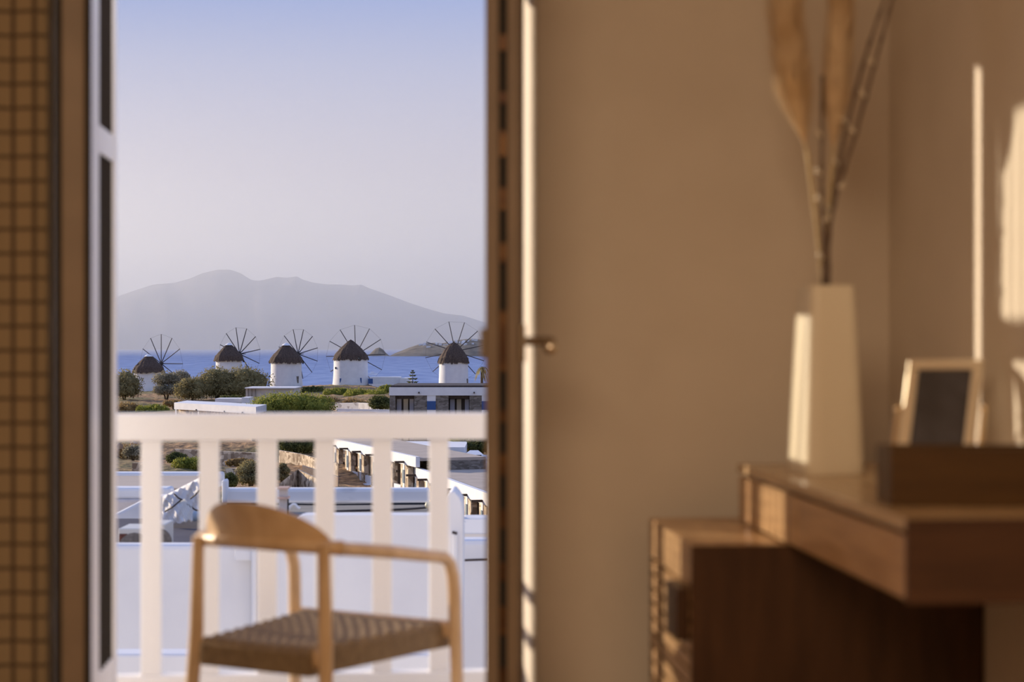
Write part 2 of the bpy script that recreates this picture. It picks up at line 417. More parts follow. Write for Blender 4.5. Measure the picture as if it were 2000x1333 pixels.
# ------------------------------------------------------------------ desk
dx0 = .911; dy0 = 2.94; dy1 = 4.36; zt_ = .75
root = thing('desk', ((dx0+XR)/2, (dy0+dy1)/2, .6), 'oak wall-hung desk with drawers along the right wall, resting on the cabinet', 'desk')
q = MB(); q.box(dx0-.004, XR-.003, dy0+.012, dy1+.004, zt_-.022, zt_); q.build('desktop', mat('oak_top_lacquered', (.46,.31,.17), (.57,.40,.23), .22, scale=5, stretch=(12,1,6), spec=.6), root, bevel=.002)
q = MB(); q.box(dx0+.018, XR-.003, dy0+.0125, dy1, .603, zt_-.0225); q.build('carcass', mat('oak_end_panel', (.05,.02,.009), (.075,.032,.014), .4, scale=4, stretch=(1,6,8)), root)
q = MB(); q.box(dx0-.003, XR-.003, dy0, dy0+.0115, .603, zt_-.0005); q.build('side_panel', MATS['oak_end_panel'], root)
for (y0, y1) in ((dy0+.014, 3.745), (3.757, 4.25)):
    q = MB(); q.box(dx0, dx0+.0175, y0, y1, .607, zt_-.032); q.build('drawer_front', oak, root, bevel=.002)
q = MB(); q.box(dx0, dx0+.0175, 4.262, dy1, .607, zt_-.032); q.build('end_fillet', oak, root, bevel=.002)

# ------------------------------------------------------------------ vase
vt = 4.09; vb = W(1612, vt, .7505)
root = thing('vase', vb, 'tall tapering cream ceramic vase with flat sides on the far end of the desk', 'vase')
q = MB(); a0 = R(8.4)
prof = [(.0, .083), (.012, .086), (.03, .086), (.2, .078), (.33, .071), (.425, .0655), (.438, .064), (.440, .060)]
rings = []
for z, r in prof+[(.438, .054), (.30, .058), (.05, .066)]:
    ring = []
    for k in range(32):
        a = 2*math.pi*k/32; ca, sa = math.cos(a), math.sin(a); nn = 6.0
        rad = r/((abs(ca)**nn+abs(sa)**nn)**(1/nn)); ring.append(vb+Vector((rad*.86*math.cos(a+a0), rad*.86*math.sin(a+a0), z)))
    rings.append(ring)
for ring in rings: q.v += ring
for i in range(len(rings)-1):
    for k in range(32):
        k2 = (k+1) % 32; q.f.append((i*32+k, i*32+k2, (i+1)*32+k2, (i+1)*32+k))
q.f.append(tuple(range(32))[::-1]); q.f.append(tuple((len(rings)-1)*32+k for k in range(32)))
q.build('body', mat('cream_ceramic', (.74,.66,.52), None, .38), root, smooth=True)

# ------------------------------------------------------------------ dried stems
tan = mat('dry_stem', (.62,.50,.30), (.50,.38,.20), .6, scale=20)
plm = mat('pampas_plume', (.80,.62,.40), (.66,.47,.27), .9, scale=12)
twg = mat('dark_twig', (.10,.065,.045), (.16,.11,.08), .8, scale=30)
bud = mat('catkin_bud', (.62,.54,.42), None, .5)
def bez(p, n=16):
    out = []
    for i in range(n+1):
        t_ = i/n; k = len(p)-1; q = [Vector(v) for v in p]
        while len(q) > 1: q = [q[j].lerp(q[j+1], t_) for j in range(len(q)-1)]
        out.append(q[0])
    return out
def pampas(stem_px, plume_px, label, wid, dt, seed):
    rnd = random.Random(seed)
    pts = [P(x, y, vt+d) for x, y, d in stem_px]; base = pts[0]
    root = thing('pampas_stem', base, label, 'dried grass', None)
    q = MB(); q.tube(bez(pts), .0055, 8); q.build('stem', tan, root, smooth=True)
    sp_ = bez([P(x, y, vt+d) for x, y, d in plume_px], 30)
    q = MB(); q.tube(sp_, [.004]*31, 6)
    q.build('spine', tan, root)
    q = MB()
    for i in range(5200):
        s = rnd.random(); j = min(29, int(s*30)); p = sp_[j].lerp(sp_[j+1], s*30-j)
        d = (sp_[j+1]-sp_[j]).normalized()
        env = wid*min(1, (s*4.2+.10))*(1-.45*max(0, s-.7)/.3)
        a = rnd.uniform(0, 2*math.pi); o = Vector((math.cos(a), math.sin(a), 0))
        Ln = rnd.uniform(.05, .14); spread = env*rnd.random()**.6
        e0 = p; e1 = p+o*spread*.75+d*Ln*.55; e2 = p+o*spread+d*Ln+Vector((0,0,-.012*rnd.random()))
        w_ = o.cross(d).normalized()*rnd.uniform(.0006, .0013)
        i0 = len(q.v); q.v += [e0-w_, e0+w_, e1+w_, e1-w_, e2]
        q.f += [(i0, i0+1, i0+2, i0+3), (i0+3, i0+2, i0+4)]
    q.build('plume', plm, root, kind='stuff')
    return root
pampas([(1609,590,0),(1603,500,0),(1590,400,0),(1577,300,0)], [(1577,300,0),(1555,210,.0),(1535,90,0),(1528,-130,0)],
       'left pampas grass plume bending outward from the cream vase', .062, 0, 1)
pampas([(1613,590,.01),(1612,500,.01),(1618,400,.02),(1626,310,.02)], [(1626,310,.02),(1630,220,.02),(1636,100,.03),(1650,-130,.03)],
       'right pampas grass plume standing upright in the cream vase', .046, 0, 2)
def twig(pp, label, buds, seed):
    rnd = random.Random(seed); ctl = [P(x, y, vt+d) for x, y, d in pp]; pts = []
    for i in range(41):
        f = i/40*(len(ctl)-1); j = min(len(ctl)-2, int(f)); pts.append(ctl[j].lerp(ctl[j+1], f-j))
    for _ in range(3): pts = [pts[0]]+[(pts[i-1]+pts[i]*2+pts[i+1])/4 for i in range(1, 40)]+[pts[-1]]
    root = thing('budded_twig', pts[0], label, 'twig')
    q = MB(); q.tube(pts, [.0055-.002*i/40+.0016*(i % 4 == 0) for i in range(41)], 7); q.build('branch', twg, root, smooth=True)
    for s, side in buds:
        p = pts[int(s*40)]; a = p+Vector((side*.010, -.006, .008))
        q = MB(); q.tube([p, p.lerp(a, .5), a, a+Vector((side*.003,0,.012))], [.002, .006, .0065, .002], 8); q.build('bud', bud, root, smooth=True)
twig([(1614,590,-.01),(1613,480,-.01),(1631,383,-.01),(1671,261,0),(1703,144,0),(1726,60,0),(1752,-40,0)], 'dark knobbly twig leaning furthest right from the cream vase', [(.5,-1),(.62,-1),(.70,-1),(.35,1)], 5)
twig([(1618,590,.02),(1617,480,.02),(1626,380,.02),(1655,240,.02),(1680,144,.02),(1703,70,.02),(1738,-30,.02)], 'dark twig just left of the one leaning furthest right in the vase', [(.28,-1),(.40,-1),(.52,-1)], 6)
twig([(1608,590,.0),(1608,480,-.01),(1604,350,-.01),(1606,148,0)], 'short dark upright twig between the two pampas plumes', [(.25,-1),(.45,1),(.55,-1),(.68,-1),(.80,-1)], 7)

# ------------------------------------------------------------------ brass picture frame
ft = 3.72
bl, br_ = P(1746, 953, ft+.02), P(1896, 953, ft+.02)
bl.z = br_.z = .768
tl = P(1774, 704, ft+.10); trr = P(1912, 704, ft+.10)
trr = br_+(tl-bl)
root = thing('picture_frame', (bl+br_)/2-Vector((0,0,.017)), 'brass tabletop picture frame with dark picture leaning back on the desk', 'picture frame')
def bar(a, c, r=.0085, name='frame_bar', m=brass):
    q = MB(); q.tube([a, c], r, 10); q.ball(a, r*1.15, 10); q.ball(c, r*1.15, 10); return q.build(name, m, root, smooth=True)
ux = (br_-bl).normalized(); uz = (tl-bl).normalized(); un = ux.cross(uz).normalized()
q = MB(); 
def fplate(x0, x1, z0, z1, d0, d1):
    pts = [bl+ux*x+uz*z+un*d for (x, d, z) in ((x0,d0,z0),(x1,d0,z0),(x1,d1,z0),(x0,d1,z0),(x0,d0,z1),(x1,d0,z1),(x1,d1,z1),(x0,d1,z1))]
    g = MB(); g.hexa(pts); return g
Wd = (br_-bl).length; Hd = (tl-bl).length; bw = .024
for args in ((0, Wd, Hd-bw, Hd), (0, Wd, 0, bw), (0, bw, bw, Hd-bw), (Wd-bw, Wd, bw, Hd-bw)):
    fplate(*args, -.008, .008).build('frame_bar', mat('champagne_metal', (.86,.76,.60), None, .3, .75), root, bevel=.003)
fplate(bw, Wd-bw, bw, Hd-bw, -.004, .002).build('picture', mat('dark_print', (.055,.05,.055), (.09,.085,.10), .25, scale=9), root)
for s, X in ((0, -.012), (1, Wd+.012)):
    a = bl+ux*X-Vector((0,0,.010)); c = a+uz*.165
    a2 = a-un*0
    bar(a, c, .0055, 'stand_rod')
    for k in (0, .05, .11, 1):
        q = MB(); q.ball(a.lerp(c, k if k else 0.02), .0085, 10); q.build('stand_ball', brass, root, smooth=True)
pb = (tl+trr)/2; foot = pb+Vector((.10, .03, 0)); foot.z = .7585
bar(bl.lerp(tl, .7).lerp(br_.lerp(trr, .7), .5)+un*-.010*0+Vector((.012,.012,0)), foot, .005, 'rear_strut')

# wooden tray box near the front of the desk
bt_ = 3.24; a_ = W(1740, bt_, .751)
root = thing('wooden_box', a_, 'dark wooden open box in front of the brass frame on the desk', 'box')
u1 = Vector((math.cos(R(-6)), math.sin(R(-6)), 0)); u2 = Vector((-u1.y, u1.x, 0)); Lb, Db, Hb = .30, .15, .107
def obx(x0, x1, y0, y1, z0, z1):
    g = MB(); g.hexa([a_+u1*x+u2*y+Vector((0,0,z)) for x, y, z in ((x0,y0,z0),(x1,y0,z0),(x1,y1,z0),(x0,y1,z0),(x0,y0,z1),(x1,y0,z1),(x1,y1,z1),(x0,y1,z1))]); return g
bxm = mat('box_wood', (.055,.024,.005), (.08,.038,.009), .4, scale=4, stretch=(1,6,10))
for a in ((0, Lb, 0, .012, 0, Hb), (0, Lb, Db-.012, Db, 0, Hb), (0, .012, .012, Db-.012, 0, Hb), (Lb-.012, Lb, .012, Db-.012, 0, Hb)):
    obx(*a).build('side_panel', bxm, root, bevel=.002)
obx(.012, Lb-.012, .012, Db-.012, 0, .01).build('base', bxm, root)

# ================================================================== outside
# sea
seam = bpy.data.materials.new('sea_water'); seam.use_nodes = True
n = seam.node_tree; bs = n.nodes['Principled BSDF']; bs.inputs['Base Color'].default_value = (.10,.19,.42,1); bs.inputs['Roughness'].default_value = .45
bs.inputs['Specular IOR Level'].default_value = .35
t_ = n.nodes.new('ShaderNodeTexCoord'); mp = n.nodes.new('ShaderNodeMapping'); mp.inputs['Scale'].default_value = (.035,.006,1)
nz_ = n.nodes.new('ShaderNodeTexNoise'); nz_.inputs['Scale'].default_value = 1.6; nz_.inputs['Detail'].default_value = 8
rp = n.nodes.new('ShaderNodeValToRGB'); rp.color_ramp.elements[0].position = .35; rp.color_ramp.elements[1].position = .7
rp.color_ramp.elements[0].color = (.075,.155,.37,1); rp.color_ramp.elements[1].color = (.19,.28,.50,1)
n.links.new(t_.outputs['Object'], mp.inputs[0]); n.links.new(mp.outputs[0], nz_.inputs['Vector']); n.links.new(nz_.outputs[0], rp.inputs[0]); n.links.new(rp.outputs[0], bs.inputs['Base Color'])
bp = n.nodes.new('ShaderNodeBump'); bp.inputs['Distance'].default_value = 2.0; bp.inputs['Strength'].default_value = .5
n.links.new(nz_.outputs[0], bp.inputs['Height']); n.links.new(bp.outputs[0], bs.inputs['Normal'])
ZS = EZ-26
q = MB(); q.box(-30000, 30000, 345, 45000, ZS-2, ZS)
struct(q.build('sea', seam))

# mountain island
ridge = [(-900,640),(-500,600),(-200,560),(0,590),(120,598),(228,580),(265,567),(300,556),(340,553),(372,544),(395,534),(425,527),(450,527),(470,534),(490,547),(505,549),(520,546),(540,541),(560,543),(580,540),(590,546),(610,552),(640,556),(665,556),(690,558),(705,556),(720,563),(760,577),(800,592),(840,605),(870,613),(905,617),(940,628),(1000,645),(1100,668),(1150,681)]
def ridge_mesh(rg, t0, dep, rough, seed, nyy=14):
    rnd = random.Random(seed); q = MB(); X = [p[0] for p in rg]; n0, n1 = min(X), max(X); NX = 520
    def yy(px):
        for (a, b2), (c, d) in zip(rg, rg[1:]):
            if a <= px <= c: return b2+(d-b2)*(px-a)/(c-a)
        return rg[-1][1]
    ph = [rnd.uniform(0, 6) for _ in range(8)]
    def fn(u, v):
        px = n0+(n1-n0)*u; z = max(ZS+.5, zpx(yy(px), t0)); h = z-ZS
        k = 1-abs(2*v-1); f = k**.8
        t = t0+dep*(2*v-1)
        wv = sum(math.sin(px*.02*(i+1)+ph[i]+v*5*(i+1)) for i in range(6))/6
        zz = ZS-1+(h+1)*f+h*rough*wv*k*(1-k)*2
        return FR(lat(px, t0), t-(px*0), zz)
    q.grid(NX, nyy, fn); return q
mtm = mat('mountain_rock', (.20,.17,.15), (.30,.25,.21), .95, scale=.002, detail=8)
m_ = ridge_mesh(ridge, 12000, 1500, .35, 3).build('mountain_island', mtm, smooth=True)
tag(m_, 'hazy lilac mountain island across the sea on the horizon', 'mountain')
hl = [(762,697),(770,691),(785,685),(800,679),(815,674),(830,671),(850,670),(865,671),(880,667),(900,664),(920,662),(945,664),(1000,655),(1100,650),(1250,660),(1400,690)]
hdm = mat('headland_rock', (.15,.12,.085), (.30,.24,.17), .95, scale=.03, detail=8)
hd = ridge_mesh(hl, 4300, 180, .3, 4, 10).build('headland', hdm, smooth=True)
tag(hd, 'low rocky headland dotted with white houses behind the rightmost windmill', 'headland')
il = [(714,697),(722,692),(728,686),(734,681),(741,679),(748,683),(754,690),(762,697)]
tag(ridge_mesh(il, 4300, 60, .2, 5, 8).build('islet', hdm, smooth=True), 'small conical rock islet in the sea left of the headland', 'islet')
rnd = random.Random(8)
hroot = None
for i in range(26):
    px = rnd.uniform(815, 945) if i > 2 else (822, 852, 829)[i]; 
    yt = 0
    for (a, b2), (c, d) in zip(hl, hl[1:]):
        if a <= px <= c: yt = b2+(d-b2)*(px-a)/(c-a)
    py = yt+rnd.uniform(0, 10)*(i > 2)+1; hh = rnd.uniform(1.8, 4.2)
    k = max(0, min(1, (py-yt)/max(4, 697-yt))); t = 4300-180*k-16
    q = MB(); fbox(q, px-hh, px+hh, py-rnd.uniform(1.5, 3.2), py+2.5, t, 16)
    c = q.build('house', white); tag(c, 'tiny white house on the distant headland', 'house', 'white houses on the distant headland')

# haze over the strait
hz = bpy.data.materials.new('sea_haze'); hz.use_nodes = True; n = hz.node_tree; n.nodes.clear()
o_ = n.nodes.new('ShaderNodeOutputMaterial'); vs = n.nodes.new('ShaderNodeVolumeScatter')
vs.inputs['Color'].default_value = (1,1,.97,1); vs.inputs['Density'].default_value = 1.5e-4; vs.inputs['Anisotropy'].default_value = 0.45
va = n.nodes.new('ShaderNodeVolumeAbsorption'); va.inputs['Color'].default_value = (.06,.08,.04,1); va.inputs['Density'].default_value = .50e-4
ash = n.nodes.new('ShaderNodeAddShader'); n.links.new(vs.outputs[0], ash.inputs[0]); n.links.new(va.outputs[0], ash.inputs[1]); n.links.new(ash.outputs[0], o_.inputs['Volume'])
q = MB(); q.box(-16000, 16000, 4000, 15500, ZS+.3, 820)
hzo = q.build('haze', hz); tag(hzo, 'pale haze lying over the sea in front of the mountain', 'haze', kind='stuff')

# ------------------------------------------------------------------ terrain
cps = [(230,935,105),(500,955,100),(700,965,110),(945,1030,110),(230,905,150),(330,905,150),(460,925,150),(560,935,140),(640,950,135),(650,925,163),(700,948,157),(740,963,151),(800,985,143),(860,1012,134),(930,1045,122),(960,1055,116),
       (230,862,190),(300,850,200),(450,905,172),(560,860,190),(610,905,165),
       (240,805,240),(330,800,235),(420,800,222),(520,806,205),(600,812,200),(700,806,205),(740,812,200),(700,880,185),(850,850,190),(945,850,190),
       (240,778,270),(330,772,275),(420,780,268),(500,782,255),(600,775,262),(700,775,262),(760,772,250),
       (230,768,300),(290,757,305),(400,765,310),(560,757,302),(690,752,305),(800,757,302),(886,757,300),(945,757,300),
       (-400,900,160),(1500,900,160),(-200,770,300),(1300,760,300),(0,850,200),(1150,850,200)]
cw = [(lat(a, t), t, zpx(b2, t)) for a, b2, t in cps]
def hz_(a, t):
    sw = sz = 0
    for (x, y, z) in cw:
        d = (x-a)**2+(y-t)**2+6; k = 1/d**1.6; sw += k; sz += k*z
    z = sz/sw
    if t > 318: z = z+(ZS-4-z)*min(1, (t-318)/40)
    if t < 95: z = min(z, -8)
    return z
q = MB(); rnd = random.Random(2)
q.grid(150, 130, lambda u, v: FR(-85+150*u, 60+300*v, hz_(-85+150*u, 60+300*v)+rnd.uniform(-.12, .12)))
gm = bpy.data.materials.new('dry_hillside'); gm.use_nodes = True; n = gm.node_tree; bs = n.nodes['Principled BSDF']; bs.inputs['Roughness'].default_value = .95
t_ = n.nodes.new('ShaderNodeTexCoord'); a1 = n.nodes.new('ShaderNodeTexNoise'); a1.inputs['Scale'].default_value = .12; a1.inputs['Detail'].default_value = 6
a2 = n.nodes.new('ShaderNodeTexNoise'); a2.inputs['Scale'].default_value = 1.4; a2.inputs['Detail'].default_value = 8
n.links.new(t_.outputs['Object'], a1.inputs['Vector']); n.links.new(t_.outputs['Object'], a2.inputs['Vector'])
r1 = n.nodes.new('ShaderNodeValToRGB'); r1.color_ramp.elements[0].position = .4; r1.color_ramp.elements[0].color = (.25,.21,.08,1); r1.color_ramp.elements[1].position = .55; r1.color_ramp.elements[1].color = (.52,.31,.15,1)
r2 = n.nodes.new('ShaderNodeValToRGB'); r2.color_ramp.elements[0].position = .35; r2.color_ramp.elements[0].color = (.28,.26,.24,1); r2.color_ramp.elements[1].position = .62; r2.color_ramp.elements[1].color = (1,.95,.85,1)
mm = n.nodes.new('ShaderNodeMixRGB'); mm.blend_type = 'MULTIPLY'; mm.inputs[0].default_value = 1
n.links.new(a1.outputs[0], r1.inputs[0]); n.links.new(a2.outputs[0], r2.inputs[0]); n.links.new(r1.outputs[0], mm.inputs[1]); n.links.new(r2.outputs[0], mm.inputs[2]); n.links.new(mm.outputs[0], bs.inputs['Base Color'])
bp = n.nodes.new('ShaderNodeBump'); bp.inputs['Distance'].default_value = .4; n.links.new(a2.outputs[0], bp.inputs['Height']); n.links.new(bp.outputs[0], bs.inputs['Normal'])
struct(q.build('hillside_ground', gm, smooth=True))

# ------------------------------------------------------------------ windmills
thatch = mat('thatch', (.055,.036,.027), (.125,.085,.062), .95, scale=1.5, stretch=(6,6,1), bump=.6)
spar_m = mat('weathered_spar', (.07,.06,.06), None, .8)
def windmill(cx, ycap0, ycap1, ybase, wpx, t, hub, rv, ang, capw, label, rot0=0, windows=()):
    s = F/t; c = FR(lat(cx, t), t, 0); zb = zpx(ybase, t); ze = zpx(ycap1, t); za = zpx(ycap0, t)
    r1_ = wpx/2/s; rc = capw/2/s; rnd = random.Random(int(cx))
    root = thing('windmill', Vector((c.x, c.y, zb)), label, 'windmill', 'windmills along the shore ridge')
    q = MB(); H = ze-zb-.25
    q.lathe(Vector((c.x, c.y, zb)), [(r1_*1.07, -1.0), (r1_*1.06, 0), (r1_*1.03, H*.15), (r1_*1.0, H*.45), (r1_*.985, H)], 40); q.build('tower', white, root, smooth=True)
    # thatched cap: cone with a ragged fringe
    q = MB(); n_ = 48; hh = za-ze
    def cap(u, v):
        a = 2*math.pi*u; k = v
        r = rc*(1-k)**(.62 if cx > 800 else .8)*(1+.02*math.sin(a*13)) if v > 0 else rc*1.02
        z = ze+hh*k - (0 if v > 0 else .36+.4*rnd.random())
        j = .05*math.sin(a*31+v*9)+rnd.uniform(-.09,.09); z += rnd.uniform(-.06,.06)
        return Vector((c.x+(r+j*(1-v))*math.cos(a), c.y+(r+j*(1-v))*math.sin(a), z))
    q.grid(n_*2, 9, cap)
    cp = q.build('thatched_cap', thatch, root, smooth=True)
    if windows and windows[0] == 'tip':
        q = MB(); q.lathe(Vector((c.x, c.y, za-hh*.13)), [(rc*.27, 0), (rc*.16, hh*.1), (.03, hh*.17)], 16); q.build('cap_tip', white, root, smooth=True)
    # wheel of bare spars
    an = R(ang)-TH; nv = Vector((math.sin(an), math.cos(an), 0)); uv_ = Vector((math.cos(an), -math.sin(an), 0))
    off = rc*.95
    hc = Vector((c.x, c.y, 0))+nv*off
    hc.z = zpx(hub, t)
    # slide the hub so that it stands off the cap
    hc = Vector((c.x, c.y, zpx(hub, t)))+nv*(rc*1.12)
    q = MB(); q.tube([Vector((c.x, c.y, hc.z)), hc+nv*.5], .14, 8); q.build('axle', spar_m, root)
    rad = rv/s; tips = []
    for k in range(12):
        a = R(30*k+rot0); d = uv_*math.cos(a)+Vector((0,0,1))*math.sin(a); tip = hc+d*rad
        q = MB(); q.tube([hc+d*.1, tip], [.085, .07], 5); q.build('spar', spar_m, root); tips.append(tip)
    q = MB()
    for k in range(12): q.tube([tips[k], tips[(k+1) % 12]], .011, 4)
    q.build('rim_rope', spar_m, root)
    q = MB(); q.tube([hc+nv*.05, hc+nv*1.6], [.10, .06], 6); q.build('bowsprit', spar_m, root)
    for wdw in windows:
        if wdw == 'tip': continue
        px, y0, y1, ww, mm_ = wdw
        dxx = lat(px, t)-lat(cx, t); yy2 = math.sqrt(max(.01, (r1_*1.0)**2-dxx**2))
        tt = t-yy2; a0_, a1_ = lat(cx, t)+dxx-ww/2/s, lat(cx, t)+dxx+ww/2/s
        q = MB(); q.hexa([FR(a0_,tt-.1,zpx(y1,t)),FR(a1_,tt-.1,zpx(y1,t)),FR(a1_,tt+.5,zpx(y1,t)),FR(a0_,tt+.5,zpx(y1,t)),FR(a0_,tt-.1,zpx(y0,t)),FR(a1_,tt-.1,zpx(y0,t)),FR(a1_,tt+.5,zpx(y0,t)),FR(a0_,tt+.5,zpx(y0,t))])
        q.build('window' if y1-y0 < 9 else 'door', mm_, root)
windmill(290, 693, 722, 760, 55, 300, 711, 58, 42, 62, 'leftmost windmill with brown thatched cap, half hidden by grey-green trees', 0, ('tip',))
windmill(447, 671, 699, 757, 51, 292, 692, 53, 40, 57, 'second windmill from the left, rising out of the dense tree clump', 10, ('tip', (430,699,704,4,opening), (466,698,703,4,opening)))
windmill(559, 671, 703, 750, 60, 302, 692, 50, 40, 66, 'middle windmill with full white tower beside the tree clump', 14, ('tip', (582,735,748,7,stone_d), (583,703,708,3,opening)))
windmill(685, 664, 697, 751, 67, 308, 695, 60, 18, 69, 'largest windmill with blue doors and a low white annex at its right', 2, ((658,717,721,3,opening),(669,739,747,5,bluep),(705,697,705,3,opening),(706,738,748,5,bluep)))
windmill(886, 669, 704, 760, 57, 308, 687, 60, 12, 60, 'rightmost windmill with ragged thatch behind the flat-roofed stone building', 12, ((912,740,755,5,stone_d),))

# annex by the large mill
root = thing('annex_house', P(760, 757, 306), 'low white annex with a blue door between the largest windmill and the pine', 'house')
q = MB(); fbox(q, 722, 781, 737, 760, 306, 5); fbox(q, 781, 800, 739, 760, 305, 6); q.build('wall', white, root)
q = MB(); fbox(q, 719, 728, 740, 750, 303.8, .3); q.build('door', bluep, root)
q = MB(); fbox(q, 727, 800, 751, 757, 300, .4); q.build('yard_wall', white, root)

# motorboat on the sea
bt2 = 1500
o_c = W(728, bt2, ZS+.2)
root = thing('motorboat', o_c, 'small white boat on the sea right of the largest windmill', 'boat')
q = MB(); q.hexa([o_c+Vector(v) for v in ((-3,-1,0),(3,-1,0),(3,1,0),(-3,1,0),(-4,-1.4,1.6),(4.6,-.3,2.0),(4.6,.3,2.0),(-4,1.4,1.6))]); q.build('hull', paintw, root)
q = MB(); q.box(o_c.x-1.5, o_c.x+1.2, o_c.y-.8, o_c.y+.8, o_c.z+1.6, o_c.z+3.2); q.build('cabin', paintw, root)

# ------------------------------------------------------------------ trees and shrubs
def leafmat(nm, a, b2):
    m = mat(nm, a, b2, .85, scale=1.2, spec=.2); n = m.node_tree; b = n.nodes['Principled BSDF']
    tl_ = n.nodes.new('ShaderNodeBsdfTranslucent'); mx = n.nodes.new('ShaderNodeMixShader'); mx.inputs[0].default_value = .4
    src = b.inputs['Base Color'].links[0].from_socket; n.links.new(src, tl_.inputs[0])
    n.links.new(b.outputs[0], mx.inputs[1]); n.links.new(tl_.outputs[0], mx.inputs[2]); n.links.new(mx.outputs[0], n.nodes['Material Output'].inputs[0]); return m
lm = {'olive': leafmat('olive_leaves', (.21,.175,.08), (.40,.34,.16)), 'green': leafmat('green_leaves', (.17,.20,.035), (.45,.42,.08)),
      'grey': leafmat('grey_leaves', (.25,.22,.14), (.44,.39,.27)), 'ochre': leafmat('dry_scrub', (.30,.20,.08), (.48,.33,.14)), 'dark': leafmat('dark_leaves', (.07,.085,.03), (.20,.20,.06))}
bark = mat('bark', (.10,.075,.05), (.15,.11,.08), .9)
def bush(px, ybase, ytop, hw, t, kind, name, label, cat, group, nleaf=1500, lobes=7, seed=None, flat=1):
    rnd = random.Random(seed or int(px*7+ytop)); s = F/t
    base = P(px, ybase, t); H = (ybase-ytop)/s; Wd_ = hw/s
    root = thing(name, base, label, cat, group)
    q = MB()
    for k in range(3):
        q.tube([base+Vector((0,0,-.6)), base+Vector((rnd.uniform(-.2,.2)*Wd_, rnd.uniform(-.2,.2)*Wd_, H*.35)), base+Vector((rnd.uniform(-.5,.5)*Wd_, rnd.uniform(-.3,.3)*Wd_, H*.7))], [.16, .10, .04], 6)
    q.build('trunk', bark, root)
    L_ = []
    for k in range(lobes):
        fx = -1+2*(k+.5)/lobes+rnd.uniform(-.1, .1); r = rnd.uniform(.36, .52)*min(H, Wd_*1.1)
        zc = H*.2+(H-r*.75-H*.2)*rnd.uniform(.75, 1.0)*(1-.35*fx*fx)
        L_.append((Vector((fx*(Wd_-r*.8), rnd.uniform(-.5, .5)*Wd_*.7, zc)), r))
        L_.append((Vector((fx*(Wd_-r*.8)*1.0, rnd.uniform(-.6, .1)*Wd_*.8, H*.28+r*.3)), r*.9))
    q = MB()
    for i in range(int(nleaf*2.6)):
        c0, r = L_[i % len(L_)]
        d = Vector((rnd.gauss(0,1), rnd.gauss(0,1), rnd.gauss(0,1))).normalized()
        p = base+c0+Vector((d.x*r*1.15, d.y*r, d.z*r*.9))*rnd.uniform(.6, 1.12)
        if p.z < base.z-.4: p.z = base.z+rnd.random()*.5
        sz = rnd.uniform(.7, 1.5)*1.7/s
        a = Vector((rnd.gauss(0,1), rnd.gauss(0,1), rnd.gauss(0,1))).normalized(); b2 = a.cross(d).normalized()
        if b2.length < .1: continue
        q.quad(p-a*sz, p-b2*sz*.6, p+a*sz, p+b2*sz*.6)
    for c0, r in L_:
        st = len(q.v); q.ball(base+c0, r*.62, 9)
    q.build('foliage', lm[kind], root, kind='stuff')
    return root
G1 = 'trees in front of the windmills'
bush(243,785,722,36,262,'olive','tree','dark olive tree at the left edge below the leftmost windmill','tree',G1,1800)
bush(325,782,722,30,262,'grey','tree','grey-green tree directly right of the leftmost windmill tower','tree',G1,1500,5)
bush(352,780,714,22,275,'grey','tree','thin grey tree topping the gap between the first two windmills','tree',G1,900,4)
bush(375,785,738,32,255,'olive','tree','low olive tree just left of the big tree clump','tree',G1,1500,5)
bush(425,785,716,45,258,'olive','tree','left half of the big tree clump hiding the second windmill','tree',G1,2600)
bush(480,785,714,48,258,'olive','tree','right half of the big tree clump hiding the second windmill','tree',G1,2600)
G2 = 'green shrubs on the ridge'
bush(572,820,765,84,198,'green','large_shrub','broad bright green shrub just above the railing below the middle windmill','shrub',None,5200,12)
for i, (px, yb2, yt, hw, t, kd, lb) in enumerate((
    (612,772,754,26,285,'dark','dark low shrub at the foot of the middle windmill'),
    (660,778,757,30,275,'green','green shrub left of centre on the ridge under the largest windmill'),
    (700,785,758,30,262,'green','green shrub straight below the largest windmill'),
    (735,790,760,26,255,'green','green shrub below the low white annex'),
    (690,806,778,32,235,'ochre','dry ochre shrub under the green ridge shrubs'),
    (742,803,772,24,215,'dark','dark green shrub against the flat-roofed stone building'),
    (645,800,775,22,240,'ochre','small dry shrub behind the broad bright shrub'),
    (760,770,752,24,280,'green','green shrub in front of the small pine'),
    (300,812,790,34,225,'green','low green hedge plant left of the white-fasciaed house'),
    (250,812,786,28,228,'ochre','dry yellow shrub at the left edge above the railing'),
    (340,795,782,24,235,'ochre','dry reddish brush beneath the leftmost trees'),
    (455,790,772,30,245,'dark','dark shrub below the big tree clump'))):
    bush(px, yb2, yt, hw, t, kd, 'shrub', lb, 'shrub', G2, 900, 5)
G3 = 'shrubs below the railing'
for i, (px, yb2, yt, hw, t, kd, lb) in enumerate((
    (250,925,862,34,172,'ochre','dry scrub on the rocky slope at the left edge below the top rail'),
    (262,900,868,22,165,'grey','grey brush among rocks at the left edge'),
    (345,908,884,20,152,'dark','round dark bush in front of the terrace wall'),
    (372,922,893,34,148,'green','bright green bush left of the third baluster gap'),
    (448,955,925,16,128,'dark','dark bush right behind the second baluster'),
    (490,955,898,30,132,'olive','tall olive bush between second and third balusters'),
    (470,912,896,30,150,'ochre','dry ground scrub under the stone house windows'),
    (580,890,846,42,178,'dark','dark tree just under the rail right of the third baluster'),
    (552,945,905,14,138,'olive','narrow olive bush beside the third baluster'),
    (905,885,852,34,170,'green','green trees under the rail at the far right'),
    (940,887,850,26,168,'dark','dark tree touching the door frame under the rail'))):
    bush(px, yb2, yt, hw, t, kd, 'shrub', lb, 'shrub', G3, 1500, 5)
